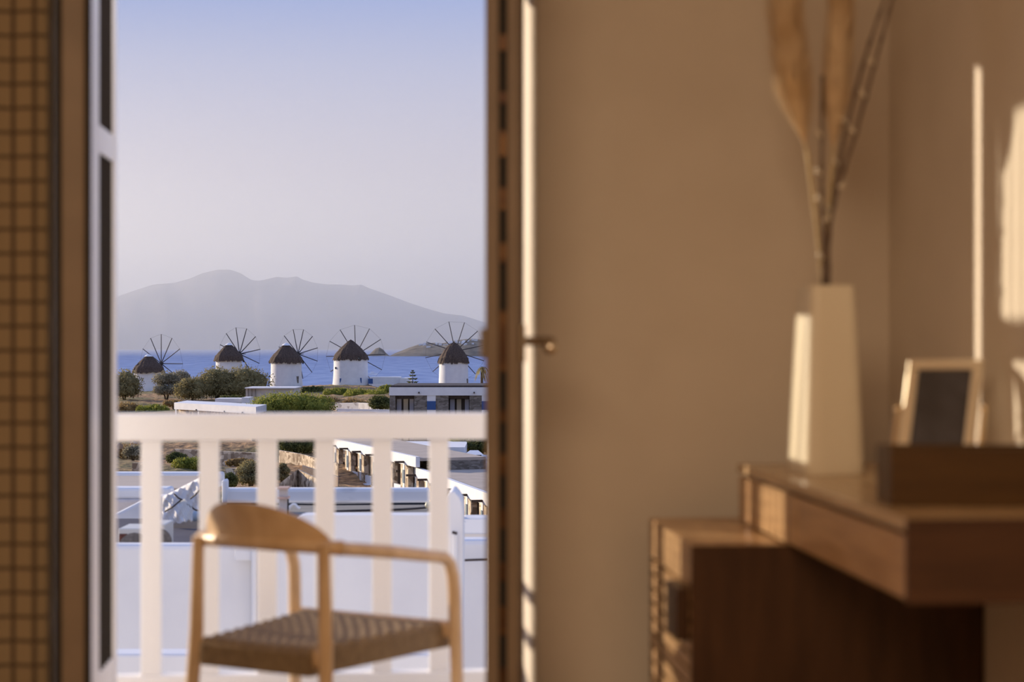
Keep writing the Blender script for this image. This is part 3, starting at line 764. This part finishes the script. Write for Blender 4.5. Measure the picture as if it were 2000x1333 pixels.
# small pine in tiers
pb_ = P(806, 760, 240)
root = thing('norfolk_pine', pb_, 'small tiered pine silhouetted on the sea left of the rightmost windmill', 'tree')
q = MB(); q.tube([pb_-Vector((0,0,1)), pb_+Vector((0,0,2.55))], [.10, .03], 6); q.build('trunk', bark, root)
for k, (z, r) in enumerate(((.5,1.0),(.95,.9),(1.4,.75),(1.85,.55),(2.25,.38),(2.5,.2))):
    q = MB()
    for j in range(9):
        a = j*2*math.pi/9+k; d = Vector((math.cos(a), math.sin(a), 0)); sd_ = Vector((-d.y, d.x, 0))
        p0 = pb_+Vector((0,0,z)); p1 = p0+d*r*.6-Vector((0,0,.06)); p2 = p0+d*r+Vector((0,0,.10))
        q.quad(p0-sd_*.03, p1-sd_*.12, p2, p1+sd_*.12); q.quad(p0+Vector((0,0,.05)), p1+Vector((0,0,.12)), p2, p1-Vector((0,0,.1)))
    q.build('branch_tier', lm['dark'], root)
# palm at the right edge
pb_ = P(941, 770, 240)
root = thing('palm_tree', pb_, 'palm with drooping fronds at the right edge beside the door leaf', 'tree')
q = MB(); q.tube([pb_-Vector((0,0,1)), pb_+Vector((0,0,3.6))], [.22, .16], 8); q.build('trunk', bark, root)
rnd = random.Random(4)
for k in range(18):
    a = rnd.uniform(0, 2*math.pi); up = rnd.uniform(-.6, 1.1); d = Vector((math.cos(a), math.sin(a), 0)); p0 = pb_+Vector((0,0,3.6)); q = MB()
    pts = [p0+d*.9*u*1.2+Vector((0,0,up*u-1.5*u*u)) for u in (0,.25,.5,.75,1)]
    sd_ = Vector((-d.y, d.x, 0))
    for i in range(4): q.quad(pts[i]-sd_*.14, pts[i+1]-sd_*.14*(1-i/4), pts[i+1]+sd_*.14*(1-i/4)+Vector((0,0,.02)), pts[i]+sd_*.14)
    q.build('frond', lm['olive'], root)

# ------------------------------------------------------------------ far buildings
# flat-roofed stone building facing us
root = thing('stone_building', P(860, 850, 185), 'flat-roofed grey stone building with white fascia and blue panel above the railing', 'building')
T = 185
q = MB(); fbox(q, 760, 1010, 757, 773, T, .5); q.build('fascia', white, root)
q = MB(); fbox(q, 763, 1010, 753.5, 757, T+.3, 12); q.build('roof', darkw, root)
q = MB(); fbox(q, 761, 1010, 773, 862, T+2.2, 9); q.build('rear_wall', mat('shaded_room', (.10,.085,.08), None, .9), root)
for x0, x1 in ((761,772),(809,834),(851,876),(917,941),(958,985)):
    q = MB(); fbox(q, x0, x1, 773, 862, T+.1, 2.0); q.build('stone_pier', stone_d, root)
for x0, x1 in ((834,851),(941,958)):
    q = MB(); fbox(q, x0, x1, 773, 862, T+.05, 2.0); q.build('white_pier', white, root)
    q = MB(); fbox(q, x0, x1, 784, 801, T, .05); q.build('blue_panel', bluep, root)
for x0, x1 in ((772,809),(876,917)):
    q = MB(); fbox(q, x0+1, x1-1, 773, 779, T+.4, .3); q.build('lintel_beam', darkw, root)
    q = MB(); fbox(q, x0+3, x0+12, 780, 862, T+1.5, .2); q.build('shutter', mat('pale_shutter', (.42,.43,.52), None, .7), root)
    q = MB(); fbox(q, x1-9, x1-1, 780, 862, T+1.5, .2); q.build('shutter', MATS['pale_shutter'], root)
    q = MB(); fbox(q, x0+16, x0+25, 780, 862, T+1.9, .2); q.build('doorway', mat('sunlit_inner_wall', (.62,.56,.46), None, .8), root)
for px in (818, 926):
    q = MB(); fbox(q, px-1.2, px+1.2, 766, 769, T-.35, .4); q.build('water_spout', darkw, root)

# long colonnade houses seen at an angle
def colonnade(pa, ya_, ta, pb, yb__, nb, H, label, wdt, t_end=None):
    z = zpx(ya_, ta); tb = (EZ-z)*F/(yb__-HY)
    A = Vector((lat(pa, ta), ta)); B = Vector((lat(pb, tb), tb)); D = (B-A); Ln = D.length; D.normalize(); N = Vector((-D.y, D.x))
    if N.x < 0: N = -N                       # away from the open front
    def G(s, d, zz): p = A+D*s+N*d; return FR(p.x, p.y, zz)
    def gb(mb, s0, s1, d0, d1, z0, z1): mb.hexa([G(s0,d0,z0),G(s1,d0,z0),G(s1,d1,z0),G(s0,d1,z0),G(s0,d0,z1),G(s1,d0,z1),G(s1,d1,z1),G(s0,d1,z1)])
    root = thing('colonnade_house', G(Ln/2, wdt/2, z-H), label, 'building', 'long low houses on the slope')
    q = MB(); gb(q, 0, Ln, 0, .35, z-.85, z); q.build('fascia', white, root)
    q = MB(); gb(q, 0, .35, .35, wdt, z-.85, z); q.build('end_fascia', white, root)
    q = MB(); gb(q, .35, Ln, .35, wdt, z-.35, z-.12); q.build('roof', roofg, root)
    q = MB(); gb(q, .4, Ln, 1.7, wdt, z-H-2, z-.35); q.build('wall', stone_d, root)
    q = MB(); gb(q, 0, Ln, -.3, 1.9, z-H-.5, z-H); q.build('terrace_ledge', white, root)
    q = MB(); gb(q, 0, Ln, -.1, 1.9, z-H-6, z-H-.5); q.build('stone_base', stone, root)
    bay = Ln/nb
    for k in range(nb):
        s0 = k*bay
        q = MB(); gb(q, s0+bay*.03, s0+bay*.20, .05, .5, z-H, z-.85); q.build('stone_pier', stone, root)
        q = MB(); gb(q, s0+bay*.20, s0+bay*.30, .0, .5, z-H, z-.85); q.build('white_pier', white, root)
        q = MB(); gb(q, s0+bay*.30, s0+bay*.50, .05, .5, z-H, z-.85); q.build('stone_pier', stone, root)
        q = MB(); gb(q, s0+bay*.50, s0+bay*1.03, .15, .35, z-H, z-H+.7); q.build('parapet', white, root)
        q = MB(); gb(q, s0+bay*.24, s0+bay*.30, -.8, 0, z-.72, z-.56); q.build('beam_end', darkw, root)
        q = MB(); gb(q, s0+bay*.205, s0+bay*.295, -.05, 0, z-H+1.0, z-1.3); q.build('blue_panel', mat('grey_blue_shutter', (.16,.22,.26), None, .7), root)
        q = MB(); gb(q, s0+bay*.55, s0+bay*.98, 1.6, 1.7, z-H, z-.9); q.build('doorway', mat('brown_door', (.13,.085,.05), (.2,.13,.08), .8), root)
    return root, G, z, Ln
r1c, G1_, z1_, L1 = colonnade(649, 857, 170, 812, 893, 6, 3.4, 'long white-fasciaed colonnade house under the rail, further of the two', 6)
r2c, G2_, z2_, L2 = colonnade(785, 904, 150, 1000, 982, 8, 3.3, 'nearer colonnade house at the right with a broad flat roof', 14)
# block between them
root = thing('flat_roofed_block', P(830, 930, 160), 'shaded white block between the two colonnade houses', 'building')
q = MB(); fbox(q, 764, 908, 874, 893, 160, 10); q.build('upper_wall', white, root)
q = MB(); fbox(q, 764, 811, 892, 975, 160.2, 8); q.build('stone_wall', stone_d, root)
q = MB(); fbox(q, 811, 908, 893, 975, 160.2, 8); q.build('lower_wall', white, root)
q = MB(); fbox(q, 881, 898, 888, 899, 159.8, .3); q.build('window', opening, root)
root = thing('white_cottage', P(925, 915, 156), 'small white cottage with dark opening at the right edge under the rail', 'building')
q = MB(); fbox(q, 908, 975, 897, 930, 156, 6); q.build('wall', white, root)
q = MB(); fbox(q, 910, 940, 888, 898, 155.6, 3); q.build('dark_opening', opening, root)
q = MB(); a, c = FR(lat(907,156),156,zpx(888,156)), FR(lat(922,156),158,zpx(879,156)); 
q.hexa([P(906,889,155),P(945,889,155),P(945,889,160),P(906,889,160),P(918,880,156.5),P(934,880,156.5),P(934,880,158.5),P(918,880,158.5)]); q.build('roof_mound', white, root)

# stone house on the left slope
root = thing('slope_stone_house', P(430, 905, 190), 'long stone house with white fascia and small windows on the left slope', 'building')
A_, B_ = P(340, 787, 200), P(500, 801, 186)
def slab(p0, p1, z0, z1, dep, name, m):
    dv = Vector((ST, CT, 0))*dep
    q = MB(); q.hexa([Vector((p0.x,p0.y,z0)),Vector((p1.x,p1.y,z0)),Vector((p1.x,p1.y,z0))+dv,Vector((p0.x,p0.y,z0))+dv,Vector((p0.x,p0.y,z1)),Vector((p1.x,p1.y,z1)),Vector((p1.x,p1.y,z1))+dv,Vector((p0.x,p0.y,z1))+dv])
    return q.build(name, m, root)
ztp = A_.z
slab(A_, B_, ztp-.75, ztp, 8, 'fascia', white)
slab(A_+Vector((.4,1,0)), B_+Vector((0,1,0)), ztp-8, ztp-.76, 7, 'wall', stone)
for px in (342, 386): slab(P(px, 800, 199.7-(px-342)*.08), P(px+3, 800, 199.5-(px-342)*.08), ztp-3.6, ztp-.76, .4, 'white_post', white)
for px in (382, 437, 472):
    t = 200-(px-340)*14/160-.4; slab(P(px, 800, t), P(px+4, 800, t), ztp-.75, ztp-.6, .4, 'beam_end', darkw)
for x0, x1, y0, y1 in ((386,397,850,869),(438,446,850,872),(448,455,850,872),(471,476,850,872),(491,504,850,873)):
    t = 200-(x0-340)*14/160+.7
    q = MB(); fbox(q, x0, x1, y0, y1, t-.1, .5); f = q.build('window', white, root)
    q = MB(); fbox(q, x0+1.2, x1-1.2, y0, y1-1.8, t-.16, .3); q.build('pane', opening, f)
root = thing('white_outbuilding', P(525, 775, 240), 'small pale outbuilding behind the broad green shrub', 'building')
q = MB(); fbox(q, 480, 575, 759, 785, 240, 6); q.build('wall', mat('aged_white', (.50,.47,.43), (.66,.63,.59), .9, scale=.5), root)
for px in (484, 491, 498): 
    q = MB(); fbox(q, px, px+1.2, 759, 785, 239.7, .2); q.build('post', stone_d, root)
q = MB(); fbox(q, 478, 577, 757.5, 759.5, 239.5, 7); q.build('roof', white, root)
root = thing('roof_hut', P(455, 790, 225), 'small white hut roof behind the long stone house', 'building')
q = MB(); fbox(q, 420, 472, 779, 787, 225, 4); q.build('wall', white, root)
q = MB(); fbox(q, 472, 486, 777, 792, 224, 4); q.build('parapet', white, root)

# dry-stone walls
def swall(pts, h, name, label, m=stone, th=.5):
    q = MB()
    V = [P(*p) for p in pts]
    for a, c in zip(V, V[1:]):
        dv = Vector((ST, CT, 0))*th
        q.hexa([a-Vector((0,0,h)), c-Vector((0,0,h)), c-Vector((0,0,h))+dv, a-Vector((0,0,h))+dv, a, c, c+dv, a+dv])
    o = q.build(name, m); tag(o, label, 'wall'); return o
swall([(340,878,165),(400,880,165),(470,884,163),(515,886,162)], 3.2, 'terrace_wall', 'rough dry-stone terrace wall below the long stone house')
swall([(440,917,146),(480,915,146),(510,913,146)], 1.8, 'terrace_wall', 'short stone retaining wall behind the chair back between balusters')
swall([(545,880,168),(590,888,164),(622,897,160),(660,906,156)], 3.0, 'terrace_wall', 'stone wall falling to the right under the dark tree')
swall([(545,946,128),(575,922,132),(582,918,133),(620,936,128),(640,950,126)], 3.0, 'terrace_wall', 'stone gable wall peaking between third and fourth balusters')
swall([(590,910,140),(640,925,138),(660,932,136)], 2.4, 'terrace_wall', 'brown plastered wall behind the peaked stone wall', mat('brown_render', (.30,.22,.16), (.38,.29,.22), .9))
swall([(258,905,140),(283,905,140)], 3.0, 'terrace_wall', 'short pale stone wall end at the left edge slope')
swall([(655,788,225),(700,787,222),(722,788,220),(742,791,218)], 1.2, 'terrace_wall', 'pale whitewashed stone wall just above the top rail', mat('whitewashed_stone', (.42,.38,.36), (.72,.69,.66), .9, scale=2.2, kind='voronoi', bump=.5, lo=.1, hi=.5))
swall([(658,799,210),(760,801,206)], 1.2, 'terrace_wall', 'white rendered wall skimming the top rail', white)
# rocks at the left slope
rnd = random.Random(31)
for i in range(26):
    c = P(rnd.uniform(232, 290), rnd.uniform(868, 915), 171+rnd.uniform(-5, 5)); r = rnd.uniform(.2, .45)
    q = MB(); q.ball(c, r, 7)
    q.v = [v+Vector((rnd.uniform(-.25,.25), rnd.uniform(-.25,.25), rnd.uniform(-.2,.2)))*r for v in q.v]
    tag(q.build('boulder', mat('hill_rock', (.26,.18,.12), (.50,.38,.27), .95, scale=1)), 'brown boulder among scrub on the slope at the left edge', 'rock', 'boulders on the left slope')

# ------------------------------------------------------------------ near roofs and walls
def wallbox(x0, x1, yt, yb2, t, dep, name, label, m=white, bevel=.05, cat='wall'):
    q = MB(); fbox(q, x0, x1, yt, yb2, t, dep); o = q.build(name, m, bevel=bevel); tag(o, label, cat); return o
# far roofs, left
wallbox(60, 433, 924, 952, 34, .4, 'roof_parapet', 'furthest pale roof edge at the left below the slope', white_b)
q = MB(); q.hexa([P(60,956,29.6),P(395,956,29.6),P(395,932,33.9),P(60,932,33.9),P(60,954,29.6),P(395,954,29.6),P(395,930,33.9),P(60,930,33.9)])
tag(q.build('roof_surface', roofg), 'weathered tan flat roof behind the sloping white wall', 'roof')
wallbox(60, 330, 954, 976, 29, .5, 'roof_parapet', 'low white parapet in front of the tan flat roof at the left')
wallbox(60, 300, 976, 1040, 28.9, .4, 'rendered_wall', 'pinkish shaded wall under the left parapet', mat('pink_render', (.60,.52,.47), (.66,.58,.53), .9))
q = MB()
dv = Vector((ST, CT, 0))*.35
for (x0, y0, x1, y1) in ((150,1042,287,972),(287,972,337,968)):
    a, c = P(x0, y0, 22), P(x1, y1, 22 if x1 < 300 else 22)
    zz = zpx(1140, 22)
    q.hexa([Vector((a.x,a.y,zz)),Vector((c.x,c.y,zz)),Vector((c.x,c.y,zz))+dv,Vector((a.x,a.y,zz))+dv,a,c,c+dv,a+dv])
tag(q.build('stair_wall', white, bevel=.04), 'sloping white stair wall rising to the right behind the left balusters', 'wall')
q = MB(); fbox(q, 332, 336, 957, 971, 22, .1); tag(q.build('vent_pipe', white), 'short white pipe on top of the sloping wall', 'pipe')
# dark roof floor
zf = -1.12
q = MB(); q.hexa([W(60,15.4,zf-.1),W(520,15.4,zf-.1),W(520,21.8,zf-.1),W(60,21.8,zf-.1),W(60,15.4,zf),W(520,15.4,zf),W(520,21.8,zf),W(60,21.8,zf)])
tag(q.build('roof_floor', roofb), 'dark navy roof deck behind the left front wall', 'roof')
# air conditioners
acm = mat('ac_casing', (.70,.67,.60), None, .5)
def ac(x0, x1, yt, t, label):
    z1 = zpx(yt, t); a0_, a1_ = lat(x0, t), lat(x1, t); z0 = zf+.03
    root = thing('air_conditioner', FR((a0_+a1_)/2, t+.2, zf), label, 'air conditioner', 'air conditioners on the dark roof')
    q = MB(); q.hexa([FR(a0_,t,z0),FR(a1_,t,z0),FR(a1_,t+.45,z0),FR(a0_,t+.45,z0),FR(a0_,t,z1),FR(a1_,t,z1),FR(a1_,t+.45,z1),FR(a0_,t+.45,z1)]); q.build('casing', acm, root, bevel=.01)
    wv = a1_-a0_
    q = MB(); c = FR(a0_+wv*.68, t-.012, (z0+z1)/2); rr_ = (z1-z0)*.40
    q.tube([c, c+Vector((ST,CT,0))*.02], rr_, 20); q.build('fan_grille', mat('dark_grille', (.16,.14,.12), (.25,.22,.19), .7, scale=30), root)
    q = MB(); q.hexa([FR(a0_+wv*.05,t-.01,z0+.03),FR(a0_+wv*.38,t-.01,z0+.03),FR(a0_+wv*.38,t,z0+.03),FR(a0_+wv*.05,t,z0+.03),FR(a0_+wv*.05,t-.01,z1-.05),FR(a0_+wv*.38,t-.01,z1-.05),FR(a0_+wv*.38,t,z1-.05),FR(a0_+wv*.05,t,z1-.05)])
    q.build('side_grille', mat('rusty_grille', (.20,.07,.04), (.10,.04,.03), .8, scale=40), root)
    for f_ in (.06, .94):
        q = MB(); q.hexa([FR(a0_+wv*f_-.03,t+.05,zf),FR(a0_+wv*f_+.03,t+.05,zf),FR(a0_+wv*f_+.03,t+.4,zf),FR(a0_+wv*f_-.03,t+.4,zf),FR(a0_+wv*f_-.03,t+.05,z0),FR(a0_+wv*f_+.03,t+.05,z0),FR(a0_+wv*f_+.03,t+.4,z0),FR(a0_+wv*f_-.03,t+.4,z0)]); q.build('foot', metal, root)
ac(231, 278, 1033, 16.6, 'air conditioner unit at the left edge behind the front wall')
ac(280, 322, 1025, 17.4, 'air conditioner unit half hidden behind the first baluster')
# crumpled tarpaulin over a heap with ropes
tm = mat('grey_white_tarp', (.60,.57,.55), (.74,.72,.71), .7, scale=2.0, bump=.5, bscale=5)
tA = 21.0; root = thing('tarpaulin_heap', W(360, tA, zf), 'crumpled pale tarpaulin tied with ropes over a heap on the dark roof', 'tarpaulin')
q = MB(); rnd = random.Random(77)
def tarp(u, v):
    px = 318+78*u; yt = 972-40*u; yb2 = 1018+5*math.sin(u*5)
    y = yb2+(yt-yb2)*min(1, v*1.35)
    t = tA-.35*(1-v)+max(0, v-.74)*5+.05*math.sin(u*9+v*5)+.018*math.sin(u*21-v*14)+.008*math.sin(u*50+v*31)
    return P(px, y, t)+Vector((0, 0, .012*math.sin(u*40+v*30)))
q.grid(60, 40, tarp)
o = q.build('tarp_sheet', tm, root, smooth=True); md = o.modifiers.new('thick', 'SOLIDIFY'); md.thickness = .02
for k in range(7):
    x = 354+k*3.4; q = MB()
    q.tube(bez([P(352+k*1.5, 975+abs(k-5), tA-.45), P(x-6+k, 985, tA-.62), P(x+3, 1003, tA-.6), P(x+8+k*.6, 1018+rnd.uniform(-3, 3), tA-.7)], 10), .0055, 5)
    q.build('rope', mat('rope', (.62,.60,.55), None, .9), root)
for (x0, y0, x1, y1) in ((322,1000,353,978),(372,975,392,955),(366,985,392,1001),(340,965,356,977)):
    q = MB(); q.tube([P(x0,y0,tA-.5), P((x0+x1)/2,(y0+y1)/2+2,tA-.55), P(x1,y1,tA-.5)], .010, 5); q.build('tie_cord', darkw, root)
q = MB(); q.tube([P(392,1010,tA-.9), P(393,926,tA-.9)], .022, 8); tag(q.build('roof_pole', mat('steel_pole', (.16,.17,.17), None, .4, .5)), 'dark upright pole at the right end of the tarpaulin heap', 'pole')
q = MB(); q.tube([P(378,1009,tA-1.0),P(398,1009,tA-1.0)],.06,10); tag(q.build('hose_drum', mat('grey_blue_plastic',(.30,.38,.46),None,.4), smooth=True), 'grey-blue plastic drum lying at the foot of the pole', 'drum')
# centre: rear parapet, roof
wallbox(436, 838, 955, 985, 27, .3, 'roof_parapet', 'long white parapet behind the chair with stained foot', white_b)
wallbox(433, 441, 938, 985, 26.8, .3, 'corner_pier', 'small white pier beside the second baluster', white)
q = MB(); q.hexa([P(420,1012,19.6),P(880,1012,19.6),P(880,984,26.9),P(420,984,26.9),P(420,1010,19.6),P(880,1010,19.6),P(880,982,26.9),P(420,982,26.9)])
tag(q.build('roof_surface', mat('grey_roof_felt', (.20,.185,.16), (.25,.23,.20), .9, scale=1)), 'grey flat roof between front and rear parapets', 'roof')
q = MB(); q.tube([P(445,988,25.5),P(640,991,25),P(838,988,25.5)], .05, 6); tag(q.build('roof_pipe', dark), 'thin black pipe lying along the grey roof', 'pipe')
q = MB(); q.tube(bez([P(645,1000,21),P(700,997,21.5),P(780,998,21.5),P(832,992,22.5)],14), .015, 5); tag(q.build('cable', darkw), 'dark cable trailing to the lamp on the grey roof', 'cable')
root = thing('chimney', P(552, 1003, 19), 'small grey chimney with terracotta caps right of the third baluster', 'chimney')
q = MB(); fbox(q, 545, 561, 956, 1005, 19, .1); q.build('shaft', mat('chimney_render', (.55,.51,.50), (.62,.58,.56), .9), root)
for yy_ in (953, 972):
    q = MB(); fbox(q, 542, 562, yy_, yy_+4, 18.95, .2); q.build('cap', mat('terracotta', (.62,.42,.33), None, .8), root)
q = MB(); fbox(q, 561, 563, 976, 1006, 18.9, .05); q.build('pipe', dark, root)
q = MB(); q.tube(bez([P(563,996,20),P(572,980,20),P(580,985,20),P(577,992,20),P(586,994,20)],14), .018, 6); tag(q.build('garden_hose', paintw, smooth=True), 'short curl of white hose beside the chimney', 'hose')
root = thing('floodlight', P(836, 997, 22), 'pale floodlight on the grey roof beside the right baluster', 'lamp')
q = MB(); q.ball(P(836, 987, 22), .04, 10); fbox(q, 831, 841, 981, 993, 22, .06); q.build('housing', mat('cream_plastic', (.72,.66,.45), None, .4), root, bevel=.01)
q = MB(); q.tube([P(836,999,22.1),P(836,990,22.1)],.012,6); q.build('bracket', metal, root)
# front walls
wallbox(60, 497, 1065, 1400, 15, .22, 'front_wall', 'tall shaded white wall left of the chair beyond the railing', white, .04)
q = MB(); fbox(q, 497, 560, 1035, 1400, 14.9, .25)
for k in range(8):
    a = R(90*k/8); b2 = R(90*(k+1)/8)
    fbox(q, 560+34*(1-math.cos(a)) if False else 560+k*5, 565+k*5, 1035-28*math.sin(R(90*(k+1)/8)), 1400, 14.9, .25)
fbox(q, 600, 872, 1007, 1400, 14.9, .25)
tag(q.build('front_wall', white), 'wide shaded white wall right of the chair back beyond the railing', 'wall')
root = thing('wall_pier', P(888, 1333, 13.4), 'white pier with rounded top at the right of the railing view', 'pier')
q = MB(); poly = []
prf = [(873,1400),(873,985),(874,972),(878,963),(883,959),(888,961),(896,970),(902,982),(904,1000),(904,1400)]
F0 = [P(x, y, 13.2) for x, y in prf]; F1 = [P(x, y, 13.2)+Vector((ST,CT,0))*.5 for x, y in prf]
for a, c in zip(F0, F1): pass
i0 = len(q.v); q.v += F0+F1; m_n = len(prf)
q.f.append(tuple(range(m_n))); q.f.append(tuple(range(m_n, 2*m_n))[::-1])
for k in range(m_n):
    k2 = (k+1) % m_n; q.f.append((k2, k, m_n+k, m_n+k2))
q.build('pier_body', white, root, bevel=.015)
q = MB(); fbox(q, 884, 893, 1043, 1400, 13.1, .12); q.build('drain_pipe', white, root, bevel=.01)
q = MB(); q.tube([P(883,1040,13.05),P(893,1043,13.05)],.012,6); q.build('bracket', darkw, root)
wallbox(900, 1100, 1015, 1030, 21, .6, 'roof_parapet', 'grey-white wall top at the right edge beyond the pier', white_b)
for k, (y0, y1) in enumerate(((1029,1039),(1042,1054))):
    wallbox(900, 1100, y0, y1, 19-k, .8, 'stair_step', ('upper', 'lower')[k]+' cream step at the right edge beside the pier', mat('cream_step', (.80,.74,.66), None, .8), .01, 'step')
wallbox(895, 1100, 1055, 1400, 17, .3, 'side_wall', 'bluish white wall filling the right edge beyond the railing', white)
q = MB(); q.tube([P(903,1095,16.9),P(960,1093,16.9)],.012,5); tag(q.build('wall_cable', darkw), 'thin dark cable across the wall at the right edge', 'cable')
# service box and downpipes on the left wall
q = MB(); fbox(q, 458, 490, 1068, 1096, 14.85, .12); tag(q.build('meter_box', white, bevel=.01), 'small white box near the top of the left wall', 'box')
for px, w_ in ((496, 5), (505, 3)):
    q = MB(); q.tube([P(px, 1400, 14.8), P(px, 1075 if px < 500 else 1060, 14.8)], w_/F*14.8/2*2, 8); tag(q.build('downpipe', white, smooth=True), ('thicker' if px < 500 else 'thinner')+' white downpipe at the joint of the two front walls', 'pipe')
# lower terrace
wallbox(60, 900, 1279, 1400, 12.6, .25, 'low_wall', 'low white wall with bright top edge just above the bottom rail', white, .02)
q = MB(); q.hexa([W(-1500,5.5,-9.8),W(3500,5.5,-9.8),W(3500,75,-9.8),W(-1500,75,-9.8),W(-1500,5.5,-9.2),W(3500,5.5,-9.2),W(3500,75,-9.2),W(-1500,75,-9.2)])
struct(q.build('lower_ground', mat('pale_paving', (.50,.47,.44), (.58,.55,.51), .9)))
